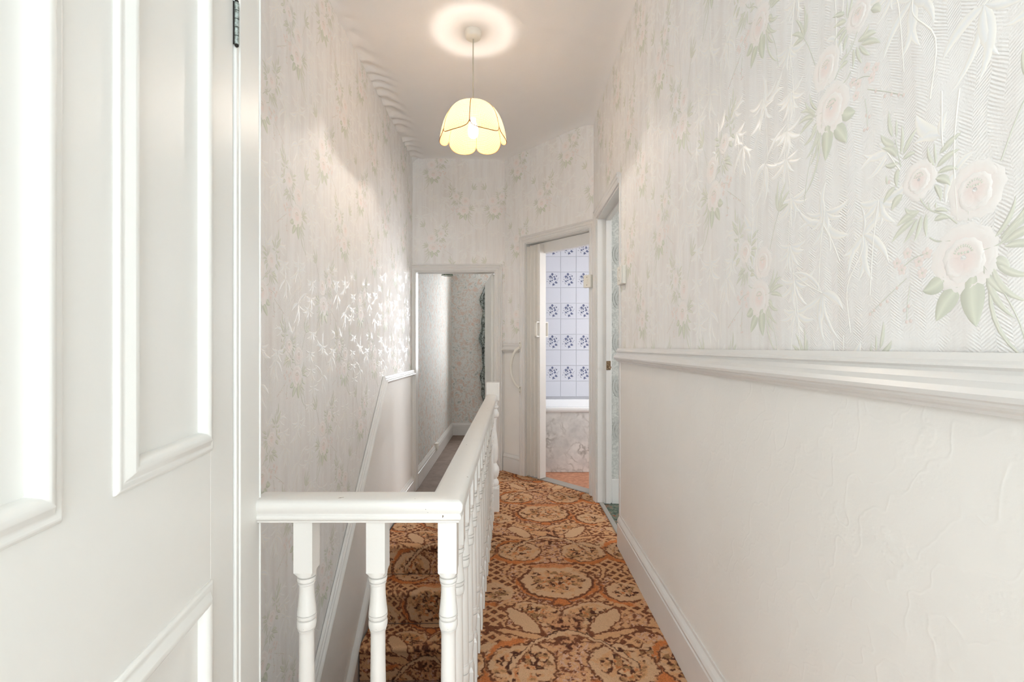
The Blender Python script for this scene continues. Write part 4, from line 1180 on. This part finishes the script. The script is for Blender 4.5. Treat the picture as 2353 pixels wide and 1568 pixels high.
tag(MB().box(.02, 5.20, LOW - .1, 1.4, 5.27, 2.75).build('wall_room_near', 'blossom'), 'wall of the lower room backing onto the bathroom', 'wall', 'structure')
tag(MB().box(1.32, 5.27, LOW - .1, 1.4, YB, 2.75).build('wall_room_far_right', 'blossom'), 'far right wall of the lower room', 'wall', 'structure')
tag(MB().box(-1.0, YE + .1, 2.55, 1.4, YB + .1, 2.62).build('ceiling_room', 'ceiling'), 'ceiling of the lower room', 'ceiling', 'structure')
flr = MB().box(-1.0, YE - .03, LOW - .12, 1.4, YB, LOW - .012).build('floor_room', 'black'); tag(flr, 'floor of the lower room laid with brown hardboard sheets', 'floor', 'structure')
yy = YE - .02; i = 0
while yy < YB - .05:
    y2 = min(yy + .62, YB - .02)
    for x0, x1 in ((-.90, -.28), (-.275, .4), (.405, 1.3)):
        if not (y2 < 5.3 and x0 > -.2): MB().box(x0, yy + .003, LOW - .013, x1 if y2 > 5.3 else min(x1, -.08), y2, LOW - .002 - .001 * (i % 2)).build('floor_panel', 'hardboard', flr, .002)
        i += 1
    yy = y2
board('baseboard_room_left', [(YE + .10, LOW), (YB - .02, LOW)], frame((-.905, 0, 0), (0, 1, 0), (1, 0, 0)), .19, .022, 'white skirting along the left wall of the lower room')
board('baseboard_room_back', [(-.90, LOW), (1.3, LOW)], frm, .19, .022, 'white skirting under the end wall of the lower room')
MB().box(-.90, 5.62, -.07, -.862, 5.70, .01).build('socket', 'plastic', None, .004)
tag(bpy.data.objects['socket'], 'white plastic socket on the lower room skirting', 'socket')
# its door, standing open inwards
d3 = empty('door_3'); tag(d3, 'white door standing open just inside the low doorway', 'door', 'structure')
P0 = Vector((-.150, 4.56, 0)); P1 = Vector((-.252, 5.32, 0)); dv = (P1 - P0).normalized()
f3 = frame(P0, dv, (dv.y, -dv.x, 0))
MB().prism(rect(0, .76, LOW + .01, 1.855), -.036, 0, f3).build('leaf', 'door', d3, .003)
for s0, s1, z0, z1 in ((.10, .34, .90, 1.74), (.42, .66, .90, 1.74), (.10, .34, .02, .68), (.42, .66, .02, .68)):
    MB().sweep([(s0, z0), (s1, z0), (s1, z1), (s0, z1)], [(0, 0), (0, .008), (.01, .014), (.022, .012), (.03, .0)], f3, True).build('panel_moulding', 'door', d3)

def window(name, fr, s0, s1, z0, z1, label, bars=1):
    r = empty(name); tag(r, label, 'window', 'structure')
    MB().sweep([(s0, z0), (s1, z0), (s1, z1), (s0, z1)], [(0, -.09), (0, -.01), (.05, -.01), (.05, -.09)], fr, True).build('window_frame', 'gloss', r, .003)
    zm = (z0 + z1) / 2
    MB().prism(rect(s0 + .04, s1 - .04, zm - .022, zm + .022), -.08, -.03, fr).build('meeting_rail', 'gloss', r, .003)
    MB().prism(rect(s0 - .04, s1 + .04, z0 - .03, z0), -.06, .04, fr).build('window_sill', 'gloss', r, .004)
    for a, b in ((z0 + .04, zm - .02), (zm + .02, z1 - .04)): MB().prism(rect(s0 + .04, s1 - .04, a, b), -.062, -.058, fr).build('pane', 'glass', r)
window('window_1', frm, WX0, WX1, WZ0, WZ1, 'sash window in the end wall of the lower room')
window('window_2', fbk, -2.25, -.75, .75, 2.45, 'added tall front room window on the right behind the camera')  # both front room windows are added to let daylight in
window('window_5', fbk, .55, 2.05, .75, 2.45, 'added tall front room window on the left behind the camera')
window('window_3', frame((2.1, 0, 0), (0, -1, 0), (-1, 0, 0)), -4.32, -3.72, 1.0, 2.2, 'added bathroom window in the side wall')  # unseen window, added to light the bath panel and floor
window('window_4', frame((3.1, 0, 0), (0, -1, 0), (-1, 0, 0)), -2.8, -1.8, 1.0, 2.2, 'added window of the side room')  # unseen window, added because spill alone leaves this room dim

# curtain hanging at the left of that window: folded, uneven edge
n, kk = 70, 22; vs = []
for i in range(n + 1):
    t = i / n; z = 2.15 + (.30 - 2.15) * t
    wl_ = .135 * (0.25 + .75 * min(1, t * 9)) + .018 * math.sin(t * 17) + .012 * math.sin(t * 41 + 1) - .03 * max(0, t - .45)
    for j in range(kk + 1):
        q = j / kk
        vs.append((-.318 - wl_ * (1 - q) + .004 * math.sin(t * 23), YB - .075 + .028 * math.sin(q * 15 + 1.3 * math.sin(t * 9)) + .012 * math.sin(t * 33 + q * 6), z))
fs = [(i * (kk + 1) + j, i * (kk + 1) + j + 1, (i + 1) * (kk + 1) + j + 1, (i + 1) * (kk + 1) + j) for i in range(n) for j in range(kk)]
m = MB(); m.add(vs, fs, 0, True); o = m.build('curtain', 'curtain'); so = o.modifiers.new('cloth', 'SOLIDIFY'); so.thickness = .003
tag(o, 'narrow grey-green floral curtain hanging in the lower room', 'curtain')
# green shade high in that room
gs = empty('wall_light'); tag(gs, 'dark green faceted lamp shade high in the lower room', 'lamp')
gx, gy, gz = -.80, 6.0, 2.055
MB().lathe([(.075, gz), (.062, gz + .05), (.04, gz + .11), (.015, gz + .13)], gx, gy, 6, smooth=False).build('shade', 'greenglass', gs)
MB().tube([(gx, gy, gz + .12), (gx - .03, gy, gz + .16), (-.905, gy, gz + .15)], .008, 8).build('bracket', 'brass', gs)
MB().tube([(-.906, gy, gz + .15), (-.895, gy, gz + .15)], .035, 16).build('back_plate', 'brass', gs)
